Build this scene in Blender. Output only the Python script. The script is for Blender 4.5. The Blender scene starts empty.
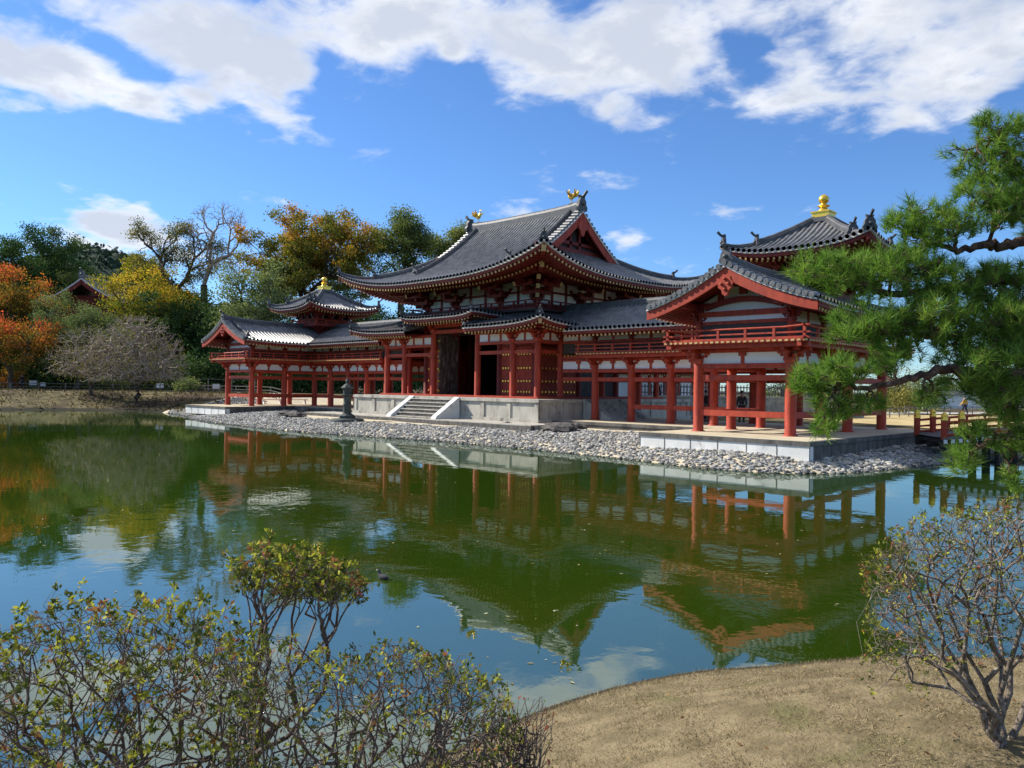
import bpy, math, random
import numpy as np
from mathutils import Matrix, Vector

R = math.radians
rng = np.random.default_rng(11)
random.seed(5)
scene = bpy.context.scene
COL = scene.collection

# ------------------------------------------------------------------ camera
CAM = np.array([37.261, -38.46, 2.67])
YAW, PITCH, ROLL, FPX = R(44.658), R(0.291), R(0.834), 780.76
FW = np.array([-math.sin(YAW) * math.cos(PITCH), math.cos(YAW) * math.cos(PITCH), math.sin(PITCH)])
RT = np.array([math.cos(YAW), math.sin(YAW), 0.0])
UP = np.cross(RT, FW)
cam_r = math.cos(ROLL) * RT + math.sin(ROLL) * UP
cam_u = -math.sin(ROLL) * RT + math.cos(ROLL) * UP
cam_data = bpy.data.cameras.new('camera')
cam_data.sensor_width = 36.0
cam_data.lens = FPX / 1024 * 36
cam_data.clip_start = 0.1
cam_data.clip_end = 6000
cam = bpy.data.objects.new('camera', cam_data)
COL.objects.link(cam)
m = Matrix.Identity(4)
for i in range(3):
    m[i][0], m[i][1], m[i][2], m[i][3] = cam_r[i], cam_u[i], -FW[i], CAM[i]
cam.matrix_world = m
scene.camera = cam

def ray(px, py):
    """world direction of sight through a point of the layout, scaled to depth 1"""
    c, s = math.cos(ROLL), math.sin(ROLL)
    a, b = px - 512, py - 384
    u, w = c * a + s * b, -s * a + c * b
    return FW + RT * u / FPX - UP * w / FPX

def at(px, py, depth):
    return CAM + ray(px, py) * depth

def spot(px, depth, z=0.0):
    p = at(px, 388, depth)
    return np.array([p[0], p[1], z])

def hit(px, py, z):
    r = ray(px, py)
    return CAM + r * (z - CAM[2]) / r[2]

# ------------------------------------------------------------------ sky, sun, exposure
SUN_PHI, SUN_EL = R(22), R(36)          # towards the south, a little east
sun_h = np.array([-math.cos(SUN_PHI), -math.sin(SUN_PHI)])
sun_dir = Vector((sun_h[0] * math.cos(SUN_EL), sun_h[1] * math.cos(SUN_EL), math.sin(SUN_EL)))
sun_data = bpy.data.lights.new('sun', 'SUN')
sun_data.energy = 5.0
sun_data.angle = R(0.5)
sun_data.color = (1.0, 0.94, 0.85)
sun = bpy.data.objects.new('sun', sun_data)
COL.objects.link(sun)
sun.rotation_euler = sun_dir.to_track_quat('Z', 'Y').to_euler()
sun.location = (0, -60, 80)

scene.view_settings.view_transform = 'Standard'
scene.view_settings.look = 'None'
scene.view_settings.exposure = 0.60
scene.view_settings.gamma = 1.0
scene.render.engine = 'CYCLES'
scene.cycles.max_bounces = 6
scene.cycles.transparent_max_bounces = 8
scene.cycles.caustics_reflective = False
scene.cycles.caustics_refractive = False

class NT:
    def __init__(s, tree):
        s.t = tree
    def n(s, typ, **kw):
        nd = s.t.nodes.new(typ)
        for k, v in kw.items():
            setattr(nd, k, v)
        return nd
    def link(s, a, b):
        s.t.links.new(a, b)
    def put(s, sock, v):
        if hasattr(v, 'is_linked') or isinstance(v, bpy.types.NodeSocket):
            s.t.links.new(v, sock)
        else:
            sock.default_value = v
    def math(s, op, a, b=0.0, c=None, clamp=False):
        nd = s.n('ShaderNodeMath', operation=op, use_clamp=clamp)
        s.put(nd.inputs[0], a)
        s.put(nd.inputs[1], b)
        if c is not None:
            s.put(nd.inputs[2], c)
        return nd.outputs[0]
    def vmath(s, op, a, b=(0, 0, 0), scale=None):
        nd = s.n('ShaderNodeVectorMath', operation=op)
        s.put(nd.inputs[0], a)
        s.put(nd.inputs[1], b)
        if scale is not None:
            s.put(nd.inputs['Scale'], scale)
        return nd.outputs['Value'] if op in ('DOT_PRODUCT', 'LENGTH') else nd.outputs[0]
    def noise(s, vec, scale, detail=4, rough=0.55, dist=0.0):
        nd = s.n('ShaderNodeTexNoise')
        nd.inputs['Scale'].default_value = scale
        nd.inputs['Detail'].default_value = detail
        nd.inputs['Roughness'].default_value = rough
        nd.inputs['Distortion'].default_value = dist
        if vec is not None:
            s.link(vec, nd.inputs['Vector'])
        return nd.outputs[0]
    def step(s, x, lo, hi):
        nd = s.n('ShaderNodeMapRange', interpolation_type='SMOOTHSTEP')
        s.put(nd.inputs['Value'], x)
        nd.inputs['From Min'].default_value = lo
        nd.inputs['From Max'].default_value = hi
        return nd.outputs['Result']
    def mix(s, f, a, b, blend='MIX'):
        nd = s.n('ShaderNodeMix', data_type='RGBA', blend_type=blend)
        s.put(nd.inputs['Factor'], f)
        s.put(nd.inputs[6], a)
        s.put(nd.inputs[7], b)
        return nd.outputs[2]
    def ramp(s, f, stops):
        nd = s.n('ShaderNodeValToRGB')
        el = nd.color_ramp.elements
        while len(el) < len(stops):
            el.new(0.5)
        for e, (p, c) in zip(el, stops):
            e.position = p
            e.color = (*c, 1)
        s.put(nd.inputs[0], f)
        return nd.outputs[0]

world = bpy.data.worlds.new('World')
scene.world = world
world.use_nodes = True
wt = world.node_tree
wt.nodes.clear()
W = NT(wt)
sky = W.n('ShaderNodeTexSky', sky_type='NISHITA')
sky.sun_disc = False
sky.sun_elevation = SUN_EL
sky.sun_rotation = math.atan2(sun_h[0], sun_h[1])
sky.altitude = 50
sky.air_density = 1.0
sky.dust_density = 0.1
sky.ozone_density = 2.2
geo = W.n('ShaderNodeTexCoord')
d = geo.outputs['Generated']
sep = W.n('ShaderNodeSeparateXYZ')
W.link(d, sep.inputs[0])
dz = sep.outputs[2]
# compass bearing counted from the south-west, and height above the horizon
fa = W.vmath('DOT_PRODUCT', d, (-math.sin(YAW), math.cos(YAW), 0))
ra = W.vmath('DOT_PRODUCT', d, (math.cos(YAW), math.sin(YAW), 0))
az = W.math('ARCTAN2', ra, fa)
el = W.math('ARCSINE', dz)
plane = W.n('ShaderNodeCombineXYZ')
den = W.math('ADD', W.math('MAXIMUM', dz, 0.0), 0.16)
W.link(W.math('DIVIDE', sep.outputs[0], den), plane.inputs[0])
W.link(W.math('DIVIDE', sep.outputs[1], den), plane.inputs[1])
W.link(W.math('MULTIPLY', az, 0.4), plane.inputs[2])
pv = plane.outputs[0]
n_big = W.noise(pv, 3.6, 6, 0.52, 0.25)
n_fine = W.noise(pv, 10.5, 6, 0.58, 0.35)
nz = W.math('SUBTRACT', W.math('ADD', W.math('MULTIPLY', n_big, 0.74), W.math('MULTIPLY', n_fine, 0.36)), 0.55)

def sky_at(px, py):
    a = math.atan((px - 512) / FPX)
    return a, math.atan((388 + (px - 512) * 0.0146 - py) / FPX * math.cos(a))

# the bank of cloud across the upper sky
cover = W.math('ADD', W.math('MULTIPLY', W.step(el, R(17.0), R(23.0)), 0.20), W.math('MULTIPLY', W.step(el, R(26.0), R(34.0)), 0.22))
def cloud(px, py, sx, sy, amp):
    global cover
    a, e = sky_at(px, py)
    qa = W.math('MULTIPLY', W.math('SUBTRACT', az, a), FPX / sx)
    qe = W.math('MULTIPLY', W.math('SUBTRACT', el, e), FPX / sy)
    q = W.math('ADD', W.math('MULTIPLY', qa, qa), W.math('MULTIPLY', qe, qe))
    g = W.math('MULTIPLY', W.math('EXPONENT', W.math('MULTIPLY', q, -1.0)), amp)
    cover = W.math('ADD', cover, g)
for c in [(15, 60, 52, 25, .50), (80, 82, 44, 19, .50), (140, 104, 36, 13, .46), (197, 97, 22, 14, .42),
          (120, 16, 62, 24, .34), (200, 45, 52, 32, .42), (268, 64, 46, 27, .46), (300, 26, 44, 30, .34), (372, 46, 42, 34, .48), (400, 16, 44, 26, .34), (447, 48, 14, 13, .40),
          (520, 52, 52, 34, .44), (600, 62, 62, 34, .42), (680, 72, 52, 34, .36), (775, 92, 52, 26, .34), (845, 60, 62, 46, .34), (905, 92, 52, 28, .30), (985, 70, 62, 48, .40), (660, 14, 220, 26, .34),
          (282, 119, 30, 15, .46), (603, 113, 26, 18, .36), (640, 124, 26, 16, .30), (930, 122, 60, 14, .22),
          (100, 222, 40, 12, .50), (140, 236, 60, 16, .44), (105, 246, 60, 12, .34), (30, 186, 60, 8, .10), (508, 203, 34, 11, .34), (633, 240, 19, 16, .48),
          (100, 48, 30, 9, -.34), (70, 30, 30, 8, -.26), (140, 74, 22, 8, -.26), (742, 50, 18, 17, -.44), (820, 62, 22, 14, -.2), (450, 82, 36, 12, -.2), (322, 70, 10, 30, -.2)]:
    cloud(*c)
dens = W.math('ADD', cover, W.math('MULTIPLY', nz, 2.3))
alpha = W.step(dens, 0.20, 0.74)
thick = W.step(W.math('ADD', dens, W.math('MULTIPLY', W.math('SUBTRACT', W.noise(pv, 4.2, 5, .55), .5), 1.3)), 0.36, 0.9)
ccol = W.mix(thick, (7.0, 7.1, 7.2, 1), (4.5, 4.85, 5.5, 1))
skyc = W.mix(1.0, sky.outputs[0], (0.55, 0.80, 1.13, 1), 'MULTIPLY')
col = W.mix(W.math('MULTIPLY', alpha, 0.93), skyc, ccol)
bg = W.n('ShaderNodeBackground')
W.link(col, bg.inputs['Color'])
bg.inputs['Strength'].default_value = 0.1
wo = W.n('ShaderNodeOutputWorld')
W.link(bg.outputs[0], wo.inputs['Surface'])
world.cycles.sampling_method = 'MANUAL'
world.cycles.sample_map_resolution = 512

# ------------------------------------------------------------------ materials
MATS = {}
def new_mat(name):
    mt = bpy.data.materials.new(name)
    mt.use_nodes = True
    nt = mt.node_tree
    nt.nodes.clear()
    N = NT(nt)
    out = N.n('ShaderNodeOutputMaterial')
    MATS[name] = mt
    return mt, N, out

def pmat(name, c1, c2, scale=3.0, rough=0.6, bump=0.0, bscale=None, spec=0.5, detail=5, metal=0.0, lo=0.35, hi=0.65,
         wear=None, wscale=1.2, wlo=0.58, whi=0.72, stretch=(1, 1, 1), tint=None, coat=0.0, shore=None):
    mt, N, out = new_mat(name)
    co = N.n('ShaderNodeTexCoord').outputs['Object']
    mp = N.vmath('MULTIPLY', co, stretch)
    f = N.step(N.noise(mp, scale, detail), lo, hi)
    c = N.mix(f, (*c1, 1), (*c2, 1))
    if wear:
        c = N.mix(N.step(N.noise(mp, wscale, 7, .65), wlo, whi), c, (*wear, 1))
    if tint:
        at_ = N.n('ShaderNodeAttribute', attribute_name='tint')
        c = N.mix(1.0, c, N.ramp(at_.outputs['Fac'], tint), 'MULTIPLY')
    if shore:   # wet earth and bank-edge shade put into the colour along the waterline
        sa = N.n('ShaderNodeAttribute', attribute_name='tint')
        q = N.math('ADD', sa.outputs['Fac'], N.math('MULTIPLY', N.math('SUBTRACT', N.noise(co, 1.4, 5), .5), shore[1] * .8))
        c = N.mix(N.step(q, shore[1] * .4, shore[1] * 1.2), (*shore[0], 1), c)
    b = N.n('ShaderNodeBsdfPrincipled')
    N.link(c, b.inputs['Base Color'])
    b.inputs['Roughness'].default_value = rough
    b.inputs['Metallic'].default_value = metal
    b.inputs['Specular IOR Level'].default_value = spec
    if coat:
        b.inputs['Coat Weight'].default_value = coat
    if bump:
        bn = N.n('ShaderNodeBump')
        bn.inputs['Strength'].default_value = bump
        bn.inputs['Distance'].default_value = 0.05
        N.link(N.noise(mp, bscale or scale * 4, 6, .6), bn.inputs['Height'])
        N.link(bn.outputs[0], b.inputs['Normal'])
    N.link(b.outputs[0], out.inputs['Surface'])
    return mt

def leaf_mat(name, stops, trans=0.35, rough=0.75):
    mt, N, out = new_mat(name)
    at_ = N.n('ShaderNodeAttribute', attribute_name='tint')
    c = N.ramp(at_.outputs['Fac'], stops)
    b = N.n('ShaderNodeBsdfPrincipled')
    N.link(c, b.inputs['Base Color'])
    b.inputs['Roughness'].default_value = rough
    b.inputs['Specular IOR Level'].default_value = 0.12
    tr = N.n('ShaderNodeBsdfTranslucent')
    N.link(N.mix(1.0, c, (1.25, 1.3, 0.7, 1), 'MULTIPLY'), tr.inputs[0])
    mx = N.n('ShaderNodeMixShader')
    mx.inputs[0].default_value = trans
    N.link(b.outputs[0], mx.inputs[1])
    N.link(tr.outputs[0], mx.inputs[2])
    N.link(mx.outputs[0], out.inputs['Surface'])
    return mt

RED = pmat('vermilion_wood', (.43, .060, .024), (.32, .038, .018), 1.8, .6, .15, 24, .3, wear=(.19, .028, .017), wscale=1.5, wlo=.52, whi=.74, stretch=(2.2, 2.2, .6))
REDD = pmat('deep_shaded_red_wood', (.21, .023, .013), (.15, .016, .011), 2.6, .6, .1, 24, .35)  # darker copy of the vermilion, shade under the eaves put into its colour
TILE = pmat('grey_roof_tile', (.105, .103, .10), (.20, .195, .188), 2.4, .42, .15, 14, .6, wear=(.07, .07, .072), wscale=2.6)
RIDGE = pmat('dark_ridge_tile', (.055, .057, .06), (.10, .10, .10), 4, .5, .2, 20, .4)
WHITE = pmat('white_plaster', (.86, .85, .81), (.80, .79, .75), .9, .85, .05, 12, .2)
TRIM = pmat('pale_eave_board', (.62, .60, .56), (.5, .48, .45), 1.5, .7)
TIP = pmat('ochre_rafter_end', (.58, .39, .15), (.46, .30, .11), 4, .6)
GOLD = pmat('gold_leaf', (.95, .62, .10), (.85, .50, .06), 5, .32, .08, 20, .5, metal=.75)
DARK = pmat('dark_wood_and_shade', (.035, .026, .022), (.055, .04, .032), 3, .7)  # aged wood
AGED = pmat('weathered_door_wood', (.11, .085, .066), (.05, .036, .03), 2.2, .75, .25, 18, .3, wear=(.22, .19, .16), wscale=1.5, wlo=.5, whi=.66, stretch=(3, 3, .8))
STONE = pmat('pale_cut_stone', (.47, .44, .37), (.36, .335, .28), 1.3, .85, .25, 10, .25, wear=(.14, .125, .105), wscale=1.3, wlo=.52, whi=.74, stretch=(1.6, 1.6, .6))
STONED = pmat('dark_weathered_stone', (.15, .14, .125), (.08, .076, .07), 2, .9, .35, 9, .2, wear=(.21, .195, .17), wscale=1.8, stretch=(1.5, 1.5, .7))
WSTONE = pmat('whitewashed_stone', (.76, .75, .71), (.66, .65, .61), 1.5, .85, .15, 10, .2, wear=(.30, .29, .26), wscale=1.4, wlo=.56, whi=.78)
ROCK = pmat('dark_rock', (.11, .10, .09), (.06, .055, .05), 2.4, .85, .6, 6, .3, wear=(.24, .22, .19), wscale=3)
BRONZE = pmat('mossy_stone', (.085, .095, .085), (.05, .056, .05), 5, .8, .4, 14, .3, wear=(.13, .14, .11), wscale=4)
FLOOR = pmat('sandy_floor', (.56, .485, .34), (.46, .395, .27), 1.5, .95, .1, 20, .1)
PEB = pmat('pebble_stone', (1, .99, .94), (.74, .74, .73), 5, .8, .15, 12, .3, tint=[(0, (.05, .05, .048)), (.35, (.23, .226, .215)), (.7, (.43, .42, .39)), (1, (.68, .66, .61))])
BARK = pmat('grey_brown_bark', (.13, .10, .075), (.07, .055, .042), 4, .9, .7, 16, .1, stretch=(2, 2, .6))
PINEB = pmat('reddish_pine_bark', (.20, .125, .09), (.075, .05, .042), 14, .9, .9, 40, .1, wear=(.28, .22, .18), wscale=18)
TWIG = pmat('pale_twig_bark', (.42, .34, .27), (.28, .22, .17), 9, .85, .3, 50, .2)
AZB = pmat('azalea_bark', (.20, .155, .125), (.085, .06, .05), 22, .85, .5, 90, .2, wear=(.33, .30, .26), wscale=26, wlo=.55, whi=.7)
BRASSW = pmat('white_painted_wood', (.78, .77, .74), (.7, .69, .66), 2, .6)
WOODG = pmat('grey_fence_wood', (.16, .14, .12), (.10, .088, .075), 4, .85, .2, 20)
SKIN = pmat('skin', (.52, .33, .24), (.47, .29, .21), 6, .55)
HAIR = pmat('black_hair', (.018, .015, .013), (.03, .025, .022), 10, .5)
CLO_D = pmat('black_coat_cloth', (.022, .023, .027), (.035, .036, .04), 8, .85)
CLO_G = pmat('grey_coat_cloth', (.07, .07, .075), (.05, .05, .055), 8, .85)
CLO_Y = pmat('yellow_jacket_cloth', (.75, .42, .03), (.65, .34, .02), 8, .7)
CLO_N = pmat('navy_trouser_cloth', (.025, .03, .05), (.018, .02, .035), 8, .85)

# ------------------------------------------------------------------ mesh building
class MB:
    """collects geometry in world coordinates; build() links it as ONE mesh object"""
    def __init__(s, mirror=False):
        s.v, s.f, s.n, s.mirror = [], [], 0, mirror
        s.tints = []
    def add(s, verts, faces, mat=0, smooth=False, tint=None):
        verts = np.asarray(verts, float).reshape(-1, 3)
        groups = {}
        if isinstance(faces, np.ndarray):
            groups[faces.shape[1]] = faces
        else:
            for f in faces:
                groups.setdefault(len(f), []).append(f)
        for k, fs in groups.items():
            fs = np.asarray(fs, np.int64) + s.n
            t = np.zeros(len(fs)) if tint is None else np.broadcast_to(np.asarray(tint, float), (len(fs),)).copy()
            s.f.append((fs, mat, smooth, t))
        s.v.append(verts)
        s.n += len(verts)
    def box(s, x0, x1, y0, y1, z0, z1, mat=0):
        s.add([(x0, y0, z0), (x1, y0, z0), (x1, y1, z0), (x0, y1, z0), (x0, y0, z1), (x1, y0, z1), (x1, y1, z1), (x0, y1, z1)],
              [(3, 2, 1, 0), (4, 5, 6, 7), (0, 1, 5, 4), (1, 2, 6, 5), (2, 3, 7, 6), (3, 0, 4, 7)], mat)
    def beam(s, p0, p1, w, h, mat=0, up=(0, 0, 1)):
        p0, p1 = np.asarray(p0, float), np.asarray(p1, float)
        a = p1 - p0
        a /= np.linalg.norm(a)
        b = np.cross(up, a)
        nb = np.linalg.norm(b)
        b = b / nb if nb > 1e-6 else np.array([1.0, 0, 0])
        c = np.cross(a, b)
        q = []
        for p in (p0, p1):
            for i, j in ((-1, -1), (1, -1), (1, 1), (-1, 1)):
                q.append(p + b * i * w / 2 + c * j * h / 2)
        s.add(q, [(3, 2, 1, 0), (4, 5, 6, 7), (0, 1, 5, 4), (1, 2, 6, 5), (2, 3, 7, 6), (3, 0, 4, 7)], mat)
    def tube(s, pts, rad, n=8, mat=0, smooth=True, caps=True):
        pts = np.asarray(pts, float)
        rad = np.broadcast_to(np.asarray(rad, float), (len(pts),))
        tg = np.gradient(pts, axis=0)
        tg /= np.linalg.norm(tg, axis=1)[:, None] + 1e-12
        ref = np.array([0, 0, 1.0]) if abs(tg[0][2]) < .9 else np.array([1.0, 0, 0])
        b = np.cross(tg, ref)
        b /= np.linalg.norm(b, axis=1)[:, None] + 1e-12
        c = np.cross(b, tg)
        an = np.arange(n) * 2 * math.pi / n
        ring = pts[:, None, :] + rad[:, None, None] * (np.cos(an)[None, :, None] * b[:, None, :] + np.sin(an)[None, :, None] * c[:, None, :])
        m_ = len(pts)
        i = np.arange(m_ - 1)[:, None] * n
        j = np.arange(n)[None, :]
        k = (j + 1) % n
        f = np.stack([i + j, i + k, i + n + k, i + n + j], -1).reshape(-1, 4)
        s.add(ring, f[:, ::-1], mat, smooth)
        if caps:
            s.add(ring[0], [tuple(range(n))], mat)
            s.add(ring[-1], [tuple(range(n - 1, -1, -1))], mat)
    def lathe(s, c, prof, n=16, mat=0, smooth=True):
        c = np.asarray(c, float)
        an = np.arange(n) * 2 * math.pi / n
        v = np.array([[(r * math.cos(a), r * math.sin(a), z) for a in an] for r, z in prof]) + c
        m_ = len(prof)
        i = np.arange(m_ - 1)[:, None] * n
        j = np.arange(n)[None, :]
        k = (j + 1) % n
        s.add(v, np.stack([i + j, i + k, i + n + k, i + n + j], -1).reshape(-1, 4), mat, smooth)
        s.add(v[-1], [tuple(range(n))], mat)
        s.add(v[0], [tuple(range(n - 1, -1, -1))], mat)
    def segs(s, p0, p1, r0, r1, n=4, mat=0):
        """many tapered twigs at once"""
        p0, p1 = np.asarray(p0, float), np.asarray(p1, float)
        if not len(p0):
            return
        a = p1 - p0
        a /= np.linalg.norm(a, axis=1)[:, None] + 1e-9
        ref = np.where(np.abs(a[:, 2:3]) < .9, np.array([[0, 0, 1.0]]), np.array([[1.0, 0, 0]]))
        b = np.cross(a, ref)
        b /= np.linalg.norm(b, axis=1)[:, None] + 1e-9
        c = np.cross(b, a)
        an = np.arange(n) * 2 * math.pi / n
        o = np.cos(an)[None, :, None] * b[:, None] + np.sin(an)[None, :, None] * c[:, None]
        v = np.concatenate([p0[:, None] + o * np.asarray(r0)[:, None, None], p1[:, None] + o * np.asarray(r1)[:, None, None]], 1)
        i = np.arange(len(p0))[:, None] * 2 * n
        j = np.arange(n)[None]
        k = (j + 1) % n
        s.add(v, np.stack([i + j, i + n + j, i + n + k, i + k], -1).reshape(-1, 4), mat, True)
    def leaves(s, pos, size, aspect=0.6, up=0.5, mat=0, tint=None, axis=None, fold=True):
        """a pointed four-cornered leaf at every position"""
        n = len(pos)
        nr = rng.normal(size=(n, 3))
        nr[:, 2] = nr[:, 2] * .8 + up * 1.6
        nr /= np.linalg.norm(nr, axis=1)[:, None]
        ax = rng.normal(size=(n, 3)) if axis is None else axis + rng.normal(size=(n, 3)) * .35
        ax -= nr * np.sum(ax * nr, 1)[:, None]
        ax /= np.linalg.norm(ax, axis=1)[:, None] + 1e-9
        bx = np.cross(nr, ax)
        sz = np.broadcast_to(np.asarray(size, float), (n,))[:, None]
        v = np.stack([pos, pos + ax * sz * .5 + bx * sz * aspect * .5, pos + ax * sz, pos + ax * sz * .5 - bx * sz * aspect * .5], 1)
        f = np.arange(n)[:, None] * 4 + np.arange(4)[None]
        s.add(v, f, mat, False, rng.random(n) if tint is None else tint)
    def build(s, name, mats, parent=None, root=None):
        if not isinstance(mats, (list, tuple)):
            mats = [mats]
        v = np.concatenate(s.v) if s.v else np.zeros((0, 3))
        v = v.copy()
        if s.mirror:
            v[:, 0] *= -1
        o = np.zeros(3)
        p = parent
        while p is not None:
            o += np.array(p.location)
            p = p.parent
        v -= o
        me = bpy.data.meshes.new(name)
        me.vertices.add(len(v))
        me.vertices.foreach_set('co', v.astype(np.float32).ravel())
        vi = [(f[:, ::-1] if s.mirror else f) for f, _, _, _ in s.f]
        tot = np.concatenate([np.full(len(f), f.shape[1]) for f in vi])
        loops = np.concatenate([f.ravel() for f in vi])
        me.loops.add(len(loops))
        me.loops.foreach_set('vertex_index', loops.astype(np.int32))
        me.polygons.add(len(tot))
        st = np.concatenate([[0], np.cumsum(tot)[:-1]])
        me.polygons.foreach_set('loop_start', st.astype(np.int32))
        me.polygons.foreach_set('material_index', np.concatenate([np.full(len(f), mt) for (f, mt, _, _) in s.f]).astype(np.int32))
        me.polygons.foreach_set('use_smooth', np.concatenate([np.full(len(f), sm) for (f, _, sm, _) in s.f]).astype(bool))
        tn = np.concatenate([t for (_, _, _, t) in s.f])
        if np.any(tn):
            at_ = me.attributes.new('tint', 'FLOAT', 'FACE')
            at_.data.foreach_set('value', tn.astype(np.float32))
        for mt in mats:
            me.materials.append(mt)
        me.update(calc_edges=True)
        ob = bpy.data.objects.new(name, me)
        COL.objects.link(ob)
        if parent is not None:
            ob.parent = parent
        return ob

def tag(o, label=None, cat=None, group=None, kind=None):
    if label: o['label'] = label
    if cat: o['category'] = cat
    if group: o['group'] = group
    if kind: o['kind'] = kind
    return o

def thing(name, label, cat, loc, group=None):
    o = bpy.data.objects.new(name, None)
    COL.objects.link(o)
    o.location = tuple(float(c) for c in loc)
    o.empty_display_size = 0.3
    return tag(o, label, cat, group)

def smooth_poly(p, it=2):
    p = np.asarray(p, float)
    for _ in range(it):
        q = np.roll(p, -1, 0)
        p = np.stack([.75 * p + .25 * q, .25 * p + .75 * q], 1).reshape(-1, 2)
    return p

# ------------------------------------------------------------------ ground and water
SHORE = smooth_poly([(31.2, -39.5), (31.5, -37.4), (32.4, -36.9), (32.75, -35.9), (32.95, -34.8), (32.85, -33.4), (33.2, -32.0), (33.75, -31.2), (34.25, -30.25),
                     (35.1, -29.4), (37, -27.6), (41, -26), (48, -24), (54, -18), (52, -6), (45, 1), (38, 2.2), (30.6, 0.8), (28.6, -3.0), (27.7, -7.5),
                     (27.1, -12.2), (25.6, -14.3), (22.9, -14.8), (19.9, -14.1), (15.6, -13.7), (6.8, -13.6), (-1.5, -15.6), (-10, -15.2), (-18, -14.6),
                     (-26, -11.8), (-36, -10.2), (-43.5, -14.5), (-45.6, -21), (-50, -30), (-58, -42), (-50, -58), (-10, -62), (20, -54), (28.5, -44.5)], 2)

def sdf(x, y):
    """distance inland from the shoreline (negative over the water)"""
    x, y = np.asarray(x, float), np.asarray(y, float)
    best = np.full(x.shape, 1e18)
    inside = np.zeros(x.shape, bool)
    a, b = SHORE, np.roll(SHORE, -1, 0)
    for (ax, ay), (bx, by) in zip(a, b):
        ex, ey = bx - ax, by - ay
        t = np.clip(((x - ax) * ex + (y - ay) * ey) / (ex * ex + ey * ey), 0, 1)
        best = np.minimum(best, (x - ax - t * ex) ** 2 + (y - ay - t * ey) ** 2)
        if ay != by:
            c = ((ay > y) != (by > y)) & (x < (bx - ax) * (y - ay) / (by - ay) + ax)
            inside ^= c
    r = np.sqrt(best)
    return np.where(inside, -r, r)

def sst(x, a, b):
    t = np.clip((np.asarray(x, float) - a) / (b - a), 0, 1)
    return t * t * (3 - 2 * t)

def wob(x, y, f, ph=0.0):
    return (np.sin(x * f + ph) * np.cos(y * f * 1.13 + 1.7 * ph) + .6 * np.sin(x * f * 2.3 + y * f * 1.7 + ph * 3) + .35 * np.sin(x * f * 4.9 - y * f * 4.1 + ph)) / 1.6

def gz(x, y, s=None):
    x, y = np.asarray(x, float), np.asarray(y, float)
    s = sdf(x, y) if s is None else s
    sp = np.maximum(s, 0)
    zi = .66 * (1 - np.exp(-sp / 2.5)) + .35 * sst(sp, 22, 70)
    zl = .22 * sst(sp, 0, .5) + 1.5 * sst(sp, 0, 9)
    zn = .93 * sst(sp, -.6, 3.3) - .93 * float(sst(0, -.6, 3.3))
    wl = sst(-x, 25, 34) * sst(y, -60, -50)
    wn = 1 - sst(np.hypot(x - 37.3, y + 38.5), 16, 30)
    z = zi * (1 - wl) + zl * wl
    z = z * (1 - wn) + zn * wn
    z = z + np.where(s > 0, .02 * wob(x, y, .9) * np.minimum(sp, 1) * (1 - .5 * wn), 0)
    return np.where(s < 0, np.maximum(-1.0, s * .35), z)

def ground_grid(name, x0, x1, y0, y1, st, mat, holes=(), keep=None, jit=None):
    xs = np.linspace(x0, x1, int(round((x1 - x0) / st)) + 1)
    ys = np.linspace(y0, y1, int(round((y1 - y0) / st)) + 1)
    X, Y = np.meshgrid(xs, ys)
    S = sdf(X, Y)
    Z = gz(X, Y, S)
    if jit is not None:
        Z = Z + jit(X, Y, S)
    nx = len(xs)
    i, j = np.meshgrid(np.arange(len(ys) - 1), np.arange(nx - 1), indexing='ij')
    q = np.stack([i * nx + j, i * nx + j + 1, (i + 1) * nx + j + 1, (i + 1) * nx + j], -1).reshape(-1, 4)
    cx = (xs[:-1] + xs[1:]) / 2
    cy = (ys[:-1] + ys[1:]) / 2
    CX, CY = np.meshgrid(cx, cy)
    ok = np.ones(CX.shape, bool)
    for hx0, hx1, hy0, hy1 in holes:
        ok &= ~((CX > hx0) & (CX < hx1) & (CY > hy0) & (CY < hy1))
    ok &= S[:-1, :-1] > -9
    ok = ok.ravel()
    b = MB()
    sc = (S[:-1, :-1] + S[1:, 1:]) / 2
    b.add(np.stack([X, Y, Z], -1).reshape(-1, 3), q[ok], 0, True)
    o = b.build(name, mat)
    at_ = o.data.attributes.new('tint', 'FLOAT', 'POINT')
    at_.data.foreach_set('value', np.clip(S.ravel() / 20, 0, 1).astype(np.float32))
    tag(o, kind='structure')
    return o

# dry grass and bare earth; the dark mottling also paints shade blotches
GROUND = pmat('dry_grass_ground', (.17, .135, .065), (.065, .056, .025), 1.1, .95, .5, 7, .1, detail=9, wear=(.065, .046, .028), wscale=.24, wlo=.46, whi=.60, shore=((.028, .024, .016), .035))
SANDG = pmat('pale_sand_ground', (.60, .52, .37), (.50, .43, .30), .6, .95, .25, 14, .1, detail=8, wear=(.36, .32, .25), wscale=.35, wlo=.55, whi=.75)
TURF = pmat('dry_turf', (.235, .185, .105), (.145, .115, .062), 3.6, .95, .55, 26, .1, detail=9, wear=(.13, .125, .05), wscale=1.1, wlo=.56, whi=.74, shore=((.045, .036, .022), .006))
ISLE = (-34.0, 32.0, -18.0, 6.0)
NEAR = (28.0, 52.0, -46.0, -22.0)
ground_grid('ground', -150, 110, -80, 160, 1.0, GROUND, holes=(ISLE, NEAR))
ground_grid('island_ground', *ISLE[:2], *ISLE[2:], .25, SANDG)
ground_grid('near_bank', *NEAR[:2], *NEAR[2:], .1, TURF, jit=lambda x, y, s: np.where(s > 0, .012 * wob(x, y, 5.1) * np.minimum(s, 1), 0))
b = MB()
gzb = float(gz(np.array([-150.0]), np.array([100.0]))[0]) - .02
F = 3500
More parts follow.
